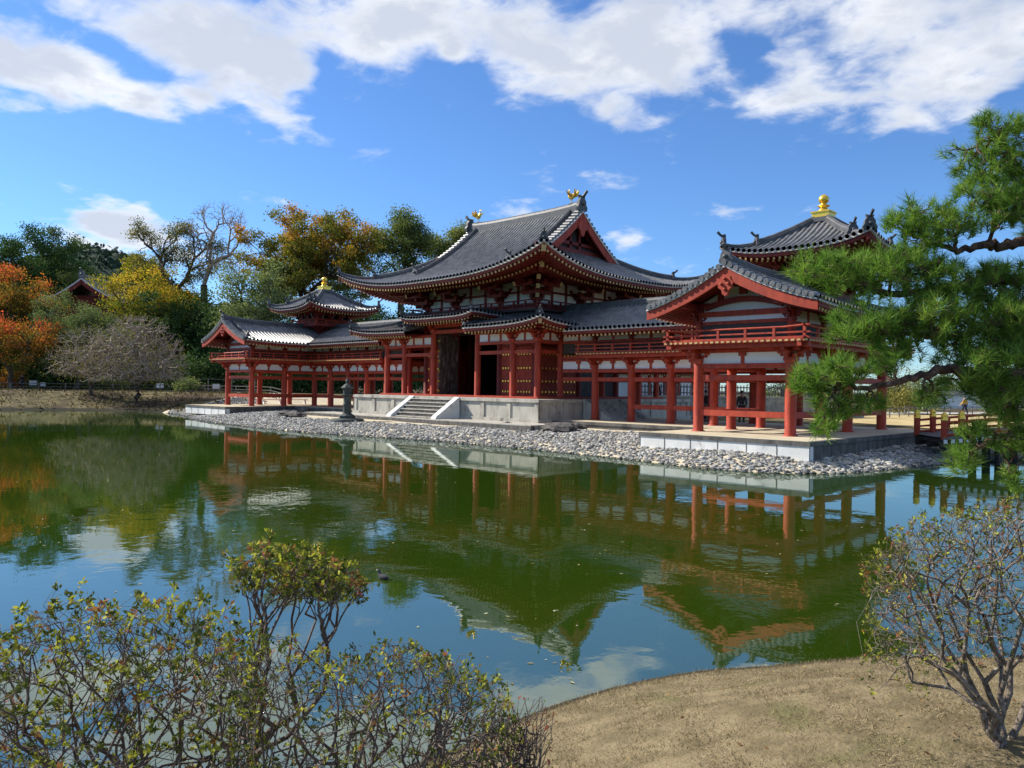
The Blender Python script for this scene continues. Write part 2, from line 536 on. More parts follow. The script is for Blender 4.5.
for x0, x1, y0, y1 in ((-F, -150, -F, F), (110, F, -F, F), (-150, 110, 160, F), (-150, 110, -F, -80)):
    b.add([(x0, y0, gzb), (x1, y0, gzb), (x1, y1, gzb), (x0, y1, gzb)], [(0, 1, 2, 3)])
tag(b.build('far_ground', GROUND), kind='structure')

# pond: murky green water with a light ripple
mt, N, out = new_mat('pond_water')
co = N.n('ShaderNodeTexCoord').outputs['Object']
patch = N.step(N.noise(N.vmath('MULTIPLY', co, (.05, .09, 1)), 1.0, 4, .55), .46, .64)
h1 = N.noise(co, 1.3, 3, .5, .4)
h2 = N.noise(co, 4.5, 3, .55, .2)
hh = N.math('ADD', N.math('MULTIPLY', h1, N.math('ADD', .35, N.math('MULTIPLY', patch, .75))), N.math('MULTIPLY', h2, N.math('ADD', .05, N.math('MULTIPLY', patch, .20))))
bn = N.n('ShaderNodeBump')
bn.inputs['Strength'].default_value = 0.06
bn.inputs['Distance'].default_value = 0.10
N.link(hh, bn.inputs['Height'])
murk = N.mix(N.noise(co, .12, 3, .5), (.016, .038, .003, 1), (.026, .053, .004, 1))
df = N.n('ShaderNodeBsdfDiffuse')
N.link(murk, df.inputs[0])
gl = N.n('ShaderNodeBsdfGlossy')
gl.inputs['Roughness'].default_value = 0.015
gl.inputs['Color'].default_value = (.95, 1.0, .97, 1)
N.link(bn.outputs[0], gl.inputs['Normal'])
fr = N.n('ShaderNodeFresnel')
fr.inputs['IOR'].default_value = 3.3
N.link(bn.outputs[0], fr.inputs['Normal'])
mx = N.n('ShaderNodeMixShader')
N.link(fr.outputs[0], mx.inputs[0])
N.link(df.outputs[0], mx.inputs[1])
N.link(gl.outputs[0], mx.inputs[2])
N.link(mx.outputs[0], out.inputs['Surface'])
b = MB()
b.add([(-64, -64, 0), (58, -64, 0), (58, 6, 0), (-64, 6, 0)], [(0, 1, 2, 3)])
tag(b.build('pond_water', MATS['pond_water']), kind='structure')

# path along the far bank, road beyond the north bank
PATHM = pmat('pale_gravel_path', (.46, .42, .35), (.38, .35, .29), 2, .95, .2, 20, .1)
def strip(name, pts, w, mat, dz=.03):
    pts = np.asarray(pts, float)
    t = np.linspace(0, 1, 60)
    k = np.linspace(0, 1, len(pts))
    p = np.stack([np.interp(t, k, pts[:, 0]), np.interp(t, k, pts[:, 1])], 1)
    tg = np.gradient(p, axis=0)
    tg /= np.linalg.norm(tg, axis=1)[:, None]
    nn = np.stack([-tg[:, 1], tg[:, 0]], 1)
    rows = []
    for o in np.linspace(-w / 2, w / 2, 7):
        q = p + nn * o
        rows.append(np.column_stack([q, gz(q[:, 0], q[:, 1]) + dz]))
    g = np.stack(rows, 1)
    i, j = np.meshgrid(np.arange(59), np.arange(6), indexing='ij')
    f = np.stack([i * 7 + j, i * 7 + j + 1, i * 7 + j + 8, i * 7 + j + 7], -1).reshape(-1, 4)
    b = MB()
    b.add(g.reshape(-1, 3), f[:, ::-1], 0, True)
    return tag(b.build(name, mat), kind='structure')
bank_line = [(-62, -32), (-57, -20), (-55, -10), (-50, -2.2), (-40, 0.5), (-31, 1)]
strip('bank_path', bank_line, 2.2, PATHM, .06)
strip('road', [tuple(spot(p_, d_)[:2]) for p_, d_ in ((840, 70), (930, 74), (1010, 76), (1100, 74))], 5, PATHM, .06)

strip('sand_yard', [tuple(spot(p_, d_)[:2]) for p_, d_ in ((835, 54), (900, 55), (980, 56), (1090, 58))], 24, pmat('ochre_yard_ground', (.50, .39, .19), (.42, .32, .15), .5, .95, .2, 14, .1, wear=(.30, .25, .15), wscale=.3), .04)
# cobble beach round the island
def ico():
    p = (1 + 5 ** .5) / 2
    v = np.array([(-1, p, 0), (1, p, 0), (-1, -p, 0), (1, -p, 0), (0, -1, p), (0, 1, p), (0, -1, -p), (0, 1, -p), (p, 0, -1), (p, 0, 1), (-p, 0, -1), (-p, 0, 1)], float)
    f = np.array([(0, 11, 5), (0, 5, 1), (0, 1, 7), (0, 7, 10), (0, 10, 11), (1, 5, 9), (5, 11, 4), (11, 10, 2), (10, 7, 6), (7, 1, 8), (3, 9, 4), (3, 4, 2), (3, 2, 6), (3, 6, 8), (3, 8, 9), (4, 9, 5), (2, 4, 11), (6, 2, 10), (8, 6, 7), (9, 8, 1)])
    return v / np.linalg.norm(v[0]), f
def stones(b, pos, size, tint, flat=.6, sm=False):
    v, f = ico()
    n = len(pos)
    sc = rng.uniform(.7, 1.3, (n, 1, 3)) * np.asarray(size)[:, None, None]
    sc[:, :, 2] *= flat
    vv = v[None] * sc * rng.uniform(.85, 1.15, (n, 12, 1))
    a = rng.uniform(0, 6.28, n)
    c, s_ = np.cos(a)[:, None], np.sin(a)[:, None]
    x, y = vv[..., 0] * c - vv[..., 1] * s_, vv[..., 0] * s_ + vv[..., 1] * c
    vv = np.stack([x, y, vv[..., 2]], -1) + pos[:, None]
    ff = (f[None] + (np.arange(n) * 12)[:, None, None]).reshape(-1, 3)
    b.add(vv, ff, 0, sm, np.repeat(tint, 20))
P = np.column_stack([rng.uniform(-33, 31, 110000), rng.uniform(-17, 5, 110000)])
S = sdf(P[:, 0], P[:, 1])
lim = np.where(P[:, 0] < -13, 7.5, np.where(P[:, 0] < 10.5, 3.7, 6))
ok = (S > -.5) & (S < lim + .5 * wob(P[:, 0], P[:, 1], 1.1)) & (P[:, 1] < 2)
ok &= ~((P[:, 0] > 18.6) & (P[:, 0] < 25.6) & (P[:, 1] > -12.0))
ok &= ~((P[:, 0] < -18.6) & (P[:, 0] > -25.6) & (P[:, 1] > -12.0))
P, S = P[ok], S[ok]
n = min(len(P), 25000)
P, S = P[:n], S[:n]
sz = rng.uniform(.04, .088, n) * np.where(rng.random(n) < .06, 1.6, 1)
b = MB()
stones(b, np.column_stack([P, gz(P[:, 0], P[:, 1], S) + sz * .25]), sz, np.clip(rng.beta(2.0, 1.9, n) * sst(S, -.25, .25) + .001, .02, 1))
tag(b.build('beach_pebbles', PEB), kind='stuff')

# ------------------------------------------------------------------ roofs and timber work
def slope(b, P0, u, v, Wd, v0, v1, Z, sp=.3, r=.085, nv=12, disc=True, mat=0, ribs=True):
    """one tiled slope: a sheet with round cover-tile rows running up it"""
    P0, u, v = np.asarray(P0, float), np.asarray(u, float), np.asarray(v, float)
    n = max(2, int(round(Wd / sp)))
    ds = Wd / n
    t = np.linspace(0, 1, nv + 1)
    S = np.arange(n + 1) * ds
    A, B = np.array([v0(s) for s in S]), np.array([v1(s) for s in S])
    B = np.maximum(B, A)
    V = A[:, None] + (B - A)[:, None] * t[None]
    xy = P0 + S[:, None, None] * u + V[..., None] * v
    pts = np.concatenate([xy, Z(xy[..., 0], xy[..., 1])[..., None]], -1)
    i, j = np.meshgrid(np.arange(n), np.arange(nv), indexing='ij')
    k = nv + 1
    f = np.stack([i * k + j, (i + 1) * k + j, (i + 1) * k + j + 1, i * k + j + 1], -1).reshape(-1, 4)
    flip = u[0] * v[1] - u[1] * v[0] < 0
    b.add(pts.reshape(-1, 3), f[:, ::-1] if flip else f, mat, True)
    if not ribs:
        return
    an = np.array([0, .28, .5, .72, 1]) * math.pi
    ou, oz = -np.cos(an) * r, np.sin(an) * r
    for s in (np.arange(n) + .5) * ds:
        a, e = v0(s), v1(s)
        if e - a < .12:
            continue
        q = a + (e - a) * t
        if a == 0:
            q[0] = -.05
        xy = P0 + s * u + q[:, None] * v
        z = Z(*(P0 + s * u + np.maximum(q, 0)[:, None] * v).T)
        ring = np.concatenate([xy[:, None, :] + ou[None, :, None] * u, (z[:, None] + oz[None] - .005)[..., None]], -1)
        i, j = np.meshgrid(np.arange(nv), np.arange(4), indexing='ij')
        f = np.stack([i * 5 + j, i * 5 + j + 1, (i + 1) * 5 + j + 1, (i + 1) * 5 + j], -1).reshape(-1, 4)
        b.add(ring.reshape(-1, 3), f if not flip else f[:, ::-1], mat, True)
        if disc and a == 0:
            th = np.arange(8) * math.pi / 4
            c0 = P0 + s * u - .06 * v
            ds_ = np.concatenate([c0 + np.cos(th)[:, None] * u * r * 1.12, (z[0] + .01 + np.sin(th) * r * 1.12)[:, None]], -1)
            fc = tuple(range(8))
            b.add(ds_, [fc if not flip else fc[::-1]], mat)
            b.add(ds_, [fc[::-1] if not flip else fc], mat)

def eave(tr, rd, rf, P0, u, v, Wd, Z, ov, mit=(1, 1), sl=.22, sp=.3, two=True, s0=0.0, rs=.1):
    """pale board, red fascia, soffit and rafters with ochre ends under one eave"""
    P0, u, v = np.asarray(P0, float), np.asarray(u, float), np.asarray(v, float)
    ns = max(6, int(Wd / .6))
    def line(off, dz):
        s = np.linspace(s0 + mit[0] * off, Wd - mit[1] * off, ns)
        e = P0 + s[:, None] * u
        xy = e + off * v
        return np.column_stack([xy, Z(e[:, 0], e[:, 1]) + dz])
    flip = u[0] * v[1] - u[1] * v[0] < 0
    def band(b, secs, mat=0):
        L = [line(o, dz) for o, dz in secs]
        for p, q in zip(L[:-1], L[1:]):
            i = np.arange(ns - 1)
            f = np.stack([i, i + ns, i + ns + 1, i + 1], -1)
            b.add(np.concatenate([p, q]), f if not flip else f[:, ::-1], mat)
    band(tr, [(.0, -.012), (.0, -.115), (.13, -.115)])
    band(rd, [(.09, -.117), (.10, -.27), (.3, -.27), (ov, -.27 + sl * (ov - .3))])
    n = int(round((Wd - s0) / sp))
    for s in s0 + (np.arange(n) + .5) * (Wd - s0) / n:
        for tier in (0, 1) if two else (0,):
            a = .15 if tier == 0 else ov * .34
            e = ov * .5 if (two and tier == 0) else ov
            if mit[0]: e = min(e, s - s0)
            if mit[1]: e = min(e, Wd - s)
            if e - a < .15:
                continue
            p = P0 + s * u
            z = float(Z(p[0], p[1]))
            z0 = z - .27 - rs * .55 - tier * rs * 1.5
            g = lambda q: np.array([*(p + q * v), z0 + sl * (q - .3)])
            rf.beam(g(a), g(e), rs, rs * 1.05, 0)
            rf.beam(g(a - .014), g(a + .012), rs * 1.04, rs * 1.1, 1)

def ridge(b, pts, w, h, mat=0):
    pts = np.asarray(pts, float)
    sec = np.array([(-.5, -.5), (-.5, .5), (-.4, .56), (-.32, .8), (0, 1.0), (.32, .8), (.4, .56), (.5, .5), (.5, -.5)]) * (w, h)
    tg = np.gradient(pts[:, :2], axis=0)
    tg /= np.linalg.norm(tg, axis=1)[:, None]
    nn = np.stack([-tg[:, 1], tg[:, 0]], 1)
    v = np.concatenate([pts[:, None, :2] + sec[None, :, :1] * nn[:, None], (pts[:, 2:3] + sec[None, :, 1])[..., None]], -1)
    k = len(sec)
    i, j = np.meshgrid(np.arange(len(pts) - 1), np.arange(k - 1), indexing='ij')
    f = np.stack([i * k + j, i * k + j + 1, (i + 1) * k + j + 1, (i + 1) * k + j], -1).reshape(-1, 4)
    b.add(v.reshape(-1, 3), f[:, ::-1], mat)
    b.add(v[0], [tuple(range(k))], mat)
    b.add(v[-1], [tuple(range(k - 1, -1, -1))], mat)

def ridge_end(b, p, dr, s, mat=0):
    """dark ogre-tile at the end of a ridge, with a bar rising outwards"""
    p = np.asarray(p, float)
    dr = np.array([*dr, 0.0]) / np.hypot(*dr)
    n = np.array([-dr[1], dr[0], 0])
    z = np.array([0, 0, 1.0])
    out = [(-.5, -.15), (-.55, .1), (-.42, .3), (-.4, .55), (-.22, .8), (-.3, 1.0), (-.12, .92), (0, .98), (.12, .92), (.3, 1.0), (.22, .8), (.4, .55), (.42, .3), (.55, .1), (.5, -.15)]
    k = len(out)
    fr = [p + n * a * s + z * c * s + dr * .1 * s for a, c in out]
    bk = [q - dr * .25 * s for q in fr]
    b.add(fr + bk, [tuple(range(k - 1, -1, -1)), tuple(range(k, 2 * k))] + [(i, (i + 1) % k, k + (i + 1) % k, k + i) for i in range(k)], mat)
    b.lathe(p + dr * .12 * s + z * .35 * s - z * .16 * s, [(.02 * s, 0), (.16 * s, .06 * s), (.2 * s, .16 * s), (.16 * s, .26 * s), (.02 * s, .32 * s)], 8, mat)
    b.tube([p + z * .8 * s - dr * .2 * s, p + z * .95 * s + dr * .2 * s, p + z * 1.25 * s + dr * .5 * s], [.1 * s, .11 * s, .12 * s], 7, mat)

def bracket(b, p, dirs, s=1.0, tiers=2):
    """stacked bearing blocks and arms on a column head; dirs are the outward directions"""
    p = np.asarray(p, float)
    def block(c, w, h, flare=.72):
        q = []
        for k, ww in ((0, w * flare), (.45, w), (1, w)):
            q += [(c[0] + i * ww / 2, c[1] + j * ww / 2, c[2] + h * k) for i, j in ((-1, -1), (1, -1), (1, 1), (-1, 1))]
        f = [(3, 2, 1, 0), (8, 9, 10, 11)]
        for l in (0, 4):
            f += [(l + i, l + (i + 1) % 4, l + 4 + (i + 1) % 4, l + 4 + i) for i in range(4)]
        b.add(q, f)
    block(p, .56 * s, .26 * s)
    axes = [np.array([1., 0, 0]), np.array([0., 1, 0])]
    for k in range(tiers):
        z = p[2] + (.26 + .32 * k) * s
        L = (.52 + .34 * k) * s
        for a in axes:
            q = p + a * L
            q2 = p - a * L
            for e in (q, q2):
                # arm with an upswept underside
                c = p.copy()
                dd = (e - p) / np.linalg.norm(e - p)
                m_ = p + dd * L * .6
                b.beam((c[0], c[1], z + .09 * s), (m_[0], m_[1], z + .09 * s), .17 * s, .18 * s)
                b.beam((m_[0], m_[1], z + .12 * s), (e[0], e[1], z + .12 * s), .168 * s, .12 * s)
                block((e[0], e[1], z + .181 * s), .27 * s, .14 * s)
        block((p[0], p[1], z + .181 * s), .3 * s, .14 * s)
    for dd in dirs:
        dd = np.array([*dd, 0.0])
        dd /= np.linalg.norm(dd)
        for k in range(tiers):
            z = p[2] + (.26 + .32 * k) * s
            L = (.62 + .36 * k) * s
            e = p + dd * L
            b.beam((p[0], p[1], z + .085 * s), (e[0], e[1], z + .085 * s), .16 * s, .165 * s)

def column_mb(x, y, z0, z1, r, mirror, n=14):
    b = MB(mirror)
    b.lathe((x, y, z0), [(r * 1.35, -.02), (r * 1.32, .03), (r * 1.02, .05), (r, .06), (r, (z1 - z0) * .6), (r * .96, (z1 - z0) * .93), (r * .86, z1 - z0)], n)
    return b

def rail_run(b, pts, z0, h=.46, step=1.2, ext=.22):
    """low balustrade of three rails along a polyline"""
    pts = [np.array([*p, 0.0]) for p in pts]
    closed = np.linalg.norm(pts[0] - pts[-1]) < .01
    for si, (p, q) in enumerate(zip(pts[:-1], pts[1:])):
        dd = (q - p) / np.linalg.norm(q - p)
        a, c = p - dd * ext, q + dd * ext
        e_ = .006 * (si % 2)
        for z, w, hh in ((z0 + .052, .11 - e_, .09 - 2 * e_), (z0 + h * .55, .07 - e_, .06 - 2 * e_)):
            b.beam(a + (0, 0, z), c + (0, 0, z), w, hh)
        t = np.linspace(0, 1, 7)[:, None]
        top = (a + (c - a) * t) + np.array([0, 0, z0 + h])
        top[0, 2] += .06
        top[-1, 2] += .06
        b.tube(top, .045, 7)
        n = max(1, int(round(np.linalg.norm(q - p) / step)))
        for k in range(n + 1):
            if (si and k == 0) or (closed and si == len(pts) - 2 and k == n):
                continue
            e = p + (q - p) * k / n
            hh = h + .05 if k in (0, n) else h
            b.box(e[0] - .05, e[0] + .05, e[1] - .05, e[1] + .05, z0 + .0051, z0 + hh - .03)

def boards(b, p, q, z0, z1, th=.06, mat=0):
    b.beam((p[0], p[1], (z0 + z1) / 2), (q[0], q[1], (z0 + z1) / 2), th, z1 - z0, mat)

# ------------------------------------------------------------------ the two wing corridors
XI, WW, YF, YI, YB, ZF, BC = 19.74, 4.03, -9.53, -4.0, .03, .97, 2.488
XO, YM = XI + WW, -6.77
OV = 1.63
RX, RY, HD = (XI + XO) / 2, (YI + YB) / 2, WW / 2 + OV
EXI, EXO, EYI, EYB, EYF = XI - OV, XO + OV, YI - OV, YB + OV, -11.02
def ZW(x, y):
    x, y = np.asarray(x, float), np.asarray(y, float)
    dA = np.minimum(HD - np.abs(y - RY), EXO - x)
    dB = np.minimum(HD - np.abs(x - RX), EYB - y)
    dd = np.clip(np.maximum(dA, dB), 0, HD)
    lift = .16 * np.clip((-6.5 - y) / 4.5, 0, 1) ** 2 + .3 * np.clip((x - RX) / HD, 0, 1) ** 2.5 * np.clip((y - RY) / HD, 0, 1) ** 2.5
    return 5.95 + .25 * dd + .0485 * dd * dd + lift

def wing(mir, labels):
    sx = -1 if mir else 1
    root = thing('wing_corridor', labels, 'temple wing', (sx * 17, -3, .6), 'wing corridors of the hall')
    B = lambda: MB(mir)
    # platform
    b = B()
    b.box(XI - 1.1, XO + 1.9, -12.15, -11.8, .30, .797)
    b.box(XI - 1.098, XO + 1.898, -11.8, YB + 2, .30, .797, 1)  # dirty stone body, its dark tone also carrying the shade of the flank
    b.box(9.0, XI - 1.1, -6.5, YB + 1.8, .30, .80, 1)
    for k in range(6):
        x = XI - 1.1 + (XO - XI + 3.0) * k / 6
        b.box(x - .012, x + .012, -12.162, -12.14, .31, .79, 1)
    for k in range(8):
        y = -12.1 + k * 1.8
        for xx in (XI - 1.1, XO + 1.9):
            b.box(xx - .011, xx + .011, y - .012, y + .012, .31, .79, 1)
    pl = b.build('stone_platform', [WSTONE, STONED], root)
    b = B()
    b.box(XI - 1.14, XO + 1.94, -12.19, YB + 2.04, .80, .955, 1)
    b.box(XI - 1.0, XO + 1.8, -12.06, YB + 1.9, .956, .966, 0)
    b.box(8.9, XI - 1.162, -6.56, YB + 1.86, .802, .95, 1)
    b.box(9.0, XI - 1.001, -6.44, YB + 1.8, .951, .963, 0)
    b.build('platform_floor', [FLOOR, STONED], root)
    # columns with brackets
    cx = [XI - k * BC for k in range(1, 5)]
    lower = [(XI, YF), (XO, YF), (XI, YM), (XO, YM), (XI, YI), (XO, YI), (XI, YB), (XO, YB)] + [(x, YI) for x in cx] + [(x, YB) for x in cx]
    for x, y in lower:
        c = column_mb(x, y, ZF, 3.86, .215, mir).build('column', RED, root)
        b = B()
        outs = []
        if y == YF: outs.append((0, -1))
        if x == XO: outs.append((1, 0))
        if x == XI and y < YI: outs.append((-1, 0))
        if y == YI and x <= XI: outs.append((0, -1))
        if y == YB: outs.append((0, 1))
        if x == XI and y == YF: outs.append((-1, -1))
        if x == XO and y == YF: outs.append((1, -1))
        bracket(b, (x, y, 3.80), outs, .80, 2)
        b.build('bracket', RED, c)
    # tie beams, rails, plaster between the columns
    runs = {'front': [(XI, YF), (XO, YF)], 'in': [(XI, YF), (XI, YM), (XI, YI)], 'out': [(XO, YF), (XO, YM), (XO, YI), (XO, YB)],
            'cf': [(7.4, YI)] + [(x, YI) for x in cx[::-1]] + [(XI, YI)], 'cb': [(7.4, YB)] + [(x, YB) for x in cx[::-1]] + [(XI, YB), (XO, YB)]}
    for key, pts in runs.items():
        bt, bu = B(), B()
        for p, q in zip(pts[:-1], pts[1:]):
            boards(bt, p, q, 3.11, 3.33, .15)
            boards(bt, p, q, 3.605, 3.80, .17)
            boards(bt, p, q, 4.24, 4.36, .17)
            boards(bt, p, q, 4.40, 4.545, .21)
            pw = B()
            boards(pw, p, q, 3.80, 4.24, .06)
            pw.build('plaster_panel', WHITE, root)
            mx_, my_ = (p[0] + q[0]) / 2, (p[1] + q[1]) / 2
            hx, hy = (.16, .1) if p[1] == q[1] else (.1, .16)
            bt.box(mx_ - hx * .5, mx_ + hx * .5, my_ - hy * .5, my_ + hy * .5, 3.80, 4.1)
            bt.box(mx_ - hx, mx_ + hx, my_ - hy, my_ + hy, 4.1, 4.239)
            # upper storey; dark boards fill the open gap with painted shade
            pw = B()
            if key == 'front':
                boards(bu, p, q, 4.685, 5.40, .05, 1)
                boards(bt, p, q, 5.40, 5.54, .15)
                boards(pw, p, q, 5.54, 5.73, .06)
                boards(bt, p, q, 5.73, 5.95, .2)
            else:
                boards(bu, p, q, 4.685, 5.28, .05, 1)
                boards(bt, p, q, 5.28, 5.42, .15)
                boards(pw, p, q, 5.42, 5.86, .06)
                boards(bt, p, q, 5.86, 6.02, .2)
                bt.box(mx_ - hx * .5, mx_ + hx * .5, my_ - hy * .5, my_ + hy * .5, 5.421, 5.86)
            pw.build('plaster_panel', WHITE, root)
            if key in ('front', 'out') or (key == 'in') or (key == 'cf' and p[0] > 11):
                r_ = B()
                boards(r_, p, q, 1.645, 1.88, .2)
                r_.build('lower_rail', RED, root)
        for x, y in pts:
            if x < 8: continue
            if key in ('in', 'out') and y == YF: continue
            if key == 'cb' and x == XO: continue
            if key == 'cf' and x == XI: continue
            bu.lathe((x, y, 4.685), [(.16, 0), (.16, 1.1), (.14, 1.2)], 12, 0)
            bb = B()
            bracket(bb, (x, y, 5.40), [], .55, 2)
            bb.build('upper_bracket', REDD, root)
        bt.build('tie_beam', RED, root)
        bu.build('upper_posts_and_shade', [RED, DARK], root)
    # balcony
    b = B()
    o = 1.06
    b.box(9.2, XO + o, YI - o, YB + o, 4.555, 4.655)
    b.box(XI - o, XO + o, YF - o, YI - o, 4.555, 4.655)
    path = [(9.2, YI - o), (XI - o, YI - o), (XI - o, YF - o), (XO + o, YF - o), (XO + o, YB + o), (9.2, YB + o)]
    for p, q in zip(path[:-1], path[1:]):
        p, q = np.array(p), np.array(q)
        L = np.linalg.norm(q - p)
        dd = (q - p) / L
        nn = np.array([dd[1], -dd[0]])
        a, c = p - nn * .28, q - nn * .28
        b.beam((*a, 4.47), (*c, 4.47), .16, .16)
        for t in np.arange(.12, L, .24):
            e = p + dd * t
            b.beam((*(e - nn * .25), 4.61), (*(e + nn * .035), 4.61), .13, .07, 1)
    bal = b.build('balcony', [RED, TIP], root)
    b = B()
    rail_run(b, [(p[0] + (.1 if p[0] in (9.2,) else (.12 if p[0] < XI - .5 else -.12) if abs(p[0] - (XI - o)) < .1 or abs(p[0] - XO - o) < .1 else 0), p[1] + (.12 if p[1] < -3 else -.12)) for p in path], 4.66, .45)
    b.build('balcony_railing', RED, bal)
    # roof
    b = B()
    x0 = 5.35
    slope(b, (x0, EYI), (1, 0), (0, 1), RX - x0, lambda s: max(0, 9.03 - (x0 + s), x0 + s - EXI), lambda s: HD, ZW)
    slope(b, (EXI, EYF), (0, 1), (1, 0), RY - EYF, lambda s: max(0, EYF + s - EYI), lambda s: HD, ZW)
    slope(b, (EXO, EYF), (0, 1), (-1, 0), EYB - EYF, lambda s: 0.0, lambda s: min(HD, EYB - EYF - s), ZW)
    slope(b, (x0, EYB), (1, 0), (0, -1), EXO - x0, lambda s: max(0, 9.03 - (x0 + s)), lambda s: min(HD, EXO - x0 - s), ZW)
    # tile ends along the gable edge
    for xx in np.arange(EXI + .12, EXO, .25):
        z = float(ZW(xx, EYF))
        b.tube([(xx, EYF - .10, z + .02), (xx, EYF + .35, z + .045)], .115, 8)
    rf_ = b.build('tiled_roof', TILE, root)
    b = B()
    ridge(b, [(x, RY, float(ZW(x, RY)) - .02) for x in np.linspace(5.4, RX, 8)], .3, .36)
    ridge(b, [(RX, y, float(ZW(RX, y)) - .02 + .1 * max(0, (-8 - y) / 3) ** 2) for y in np.linspace(EYF + .1, RY, 12)], .3, .36)
    ridge(b, [(RX + k, RY + k, float(ZW(RX + k, RY + k))) for k in np.linspace(.3, HD - .15, 8)], .24, .26)
    for xx in (RX - .95 * HD * .52, RX + .95 * HD * .52):
        pass
    ridge_end(b, (RX, EYF + .02, float(ZW(RX, EYF)) + .08), (0, -1), .52)
    ridge_end(b, (EXO - .2, EYB - .2, float(ZW(EXO - .2, EYB - .2)) + .05), (1, 1), .42)
    # short descending ridges beside the gable
    for sgn in (-1, 1):
        ptsd = [(RX + sgn * k, EYF + .75, float(ZW(RX + sgn * k, EYF + .75))) for k in np.linspace(.25, 2.75, 7)]
        ridge(b, ptsd, .22, .24)
        ridge_end(b, ptsd[-1], (sgn, 0), .34)
    b.build('roof_ridge', RIDGE, rf_)
    tr, rd, rf = B(), B(), B()
    eave(tr, rd, rf, (8.7, EYI), (1, 0), (0, 1), EXI - 8.7, ZW, OV, (0, 0), .24, .28, False)
    eave(tr, rd, rf, (EXI, EYF + .1), (0, 1), (1, 0), EYI - EYF - .1, ZW, OV, (0, 0), .24, .28, False)
    eave(tr, rd, rf, (EXO, EYF + .1), (0, 1), (-1, 0), EYB - EYF - .1, ZW, OV, (0, 1), .24, .28, False)
    eave(tr, rd, rf, (8.7, EYB), (1, 0), (0, -1), EXO - 8.7, ZW, OV, (0, 1), .24, .28, False)
    tr.build('eave_board', TRIM, rf_)
    rf.build('rafters', [REDD, TIP], rf_)
    # underside of the gable overhang
    xs = np.linspace(EXI + .1, EXO - .1, 30)
    zs = ZW(xs, np.full(30, EYF))
    for k in range(29):
        za, zb = zs[k] - .2, zs[k + 1] - .2
        rd.add([(xs[k], EYF + .05, za), (xs[k + 1], EYF + .05, zb), (xs[k + 1], YF + .05, zb - .1), (xs[k], YF + .05, za - .1)], [(0, 1, 2, 3)])
    for xx in (RX - 2.0, RX, RX + 2.0):
        z = float(ZW(xx, YF))
        rd.beam((xx, EYF + .15, z - .42), (xx, YF, z - .42), .2, .24)
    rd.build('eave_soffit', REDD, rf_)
    # bargeboards
    b, t2 = B(), B()
    def bow(mb, off0, off1, y0, y1):
        xs = np.linspace(EXI - .02, EXO + .02, 37)
        z = ZW(np.clip(xs, EXI, EXO), np.full(37, EYF))
        wv = 1 - .25 * np.abs(xs - RX) / HD
        for k in range(36):
            q = []
            for i in (k, k + 1):
                for yy in (y0, y1):
                    q += [(xs[i], yy, z[i] - off0), (xs[i], yy, z[i] - off0 - (off1 - off0) * wv[i])]
            mb.add(q, [(0, 1, 5, 4), (3, 2, 6, 7), (1, 3, 7, 5), (2, 0, 4, 6)])
    bow(b, .15, .60, EYF + .01, EYF + .12)
    bow(t2, .055, .147, EYF - .05, EYF + .14)
    b.build('bargeboard', RED, rf_)
    t2.build('gable_edge_board', TRIM, rf_)
    b = B()   # carved pendant under the gable peak
    zp = float(ZW(RX, EYF)) - .62
    out = [(0, .12), (.2, .1), (.24, -.05), (.33, -.14), (.3, -.34), (.17, -.42), (.13, -.58), (0, -.68)]
    out = out + [(-a, c) for a, c in out[-2:0:-1]]
    k = len(out)
    b.add([(RX + a, EYF - .02, zp + c) for a, c in out] + [(RX + a, EYF + .08, zp + c) for a, c in out],
          [tuple(range(k)), tuple(range(2 * k - 1, k - 1, -1))] + [(i, i + k, (i + 1) % k + k, (i + 1) % k) for i in range(k)])
    for a, c in ((-.15, -.2), (.15, -.2), (0, -.42), (0, 0)):
        b.lathe((RX + a, EYF - .05, zp + c - .06), [(.02, 0), (.07, .03), (.07, .09), (.02, .12)], 8)
    b.build('gable_pendant', RED, rf_)
    # gable wall
    bw, bt = B(), B()
    xs = np.linspace(XI + .1, XO - .1, 25)
    zt = ZW(xs, np.full(25, YF)) - .28
    for k in range(24):
        bw.add([(xs[k], YF + .02, 5.86), (xs[k + 1], YF + .02, 5.86), (xs[k + 1], YF + .02, zt[k + 1]), (xs[k], YF + .02, zt[k])], [(0, 1, 2, 3)])
    boards(bt, (XI - .5, YF - .02), (XI + .2, YF - .02), 5.96, 6.14, .22)
    boards(bt, (XO - .2, YF - .02), (XO + .5, YF - .02), 5.96, 6.14, .22)
    for k in range(12):   # rainbow beam
        a0, a1 = -1.7 + 3.4 * k / 12, -1.7 + 3.4 * (k + 1) / 12
        za, zb = 6.06 + .34 * math.cos(a0 / 1.7 * 1.45), 6.06 + .34 * math.cos(a1 / 1.7 * 1.45)
        bt.beam((RX + a0, YF - .06, za), (RX + a1, YF - .06, zb), .2, .22)
    for sgn in (-1, 1):
        bt.box(RX + sgn * 1.0 - .12, RX + sgn * 1.0 + .12, YF - .1, YF + .0, 6.4, 6.85)
        bt.beam((RX, YF - .09, 7.28), (RX + sgn * 1.15, YF - .09, 6.72), .13, .17)
        bt.box(RX + sgn * 1.72 - .18, RX + sgn * 1.72 + .18, YF - .14, YF + .0, 6.1, 6.32)
    bt.box(RX - .16, RX + .16, YF - .11, YF, 6.6, 7.2)
    bt.box(RX - .4, RX + .4, YF - .15, YF, 6.92, 7.06)
    bw.build('gable_wall', WHITE, root)
    bt.build('gable_beams', REDD, root)
    # turret on the corner bay
    TC = np.array([RX, RY])
    b = B()
    hb = 1.5
    b.box(RX - hb * .75, RX + hb * .75, RY - hb * .75, RY + hb * .75, 6.9, 7.5)
    b.box(RX - hb, RX + hb, RY - hb, RY + hb, 7.5, 8.8)
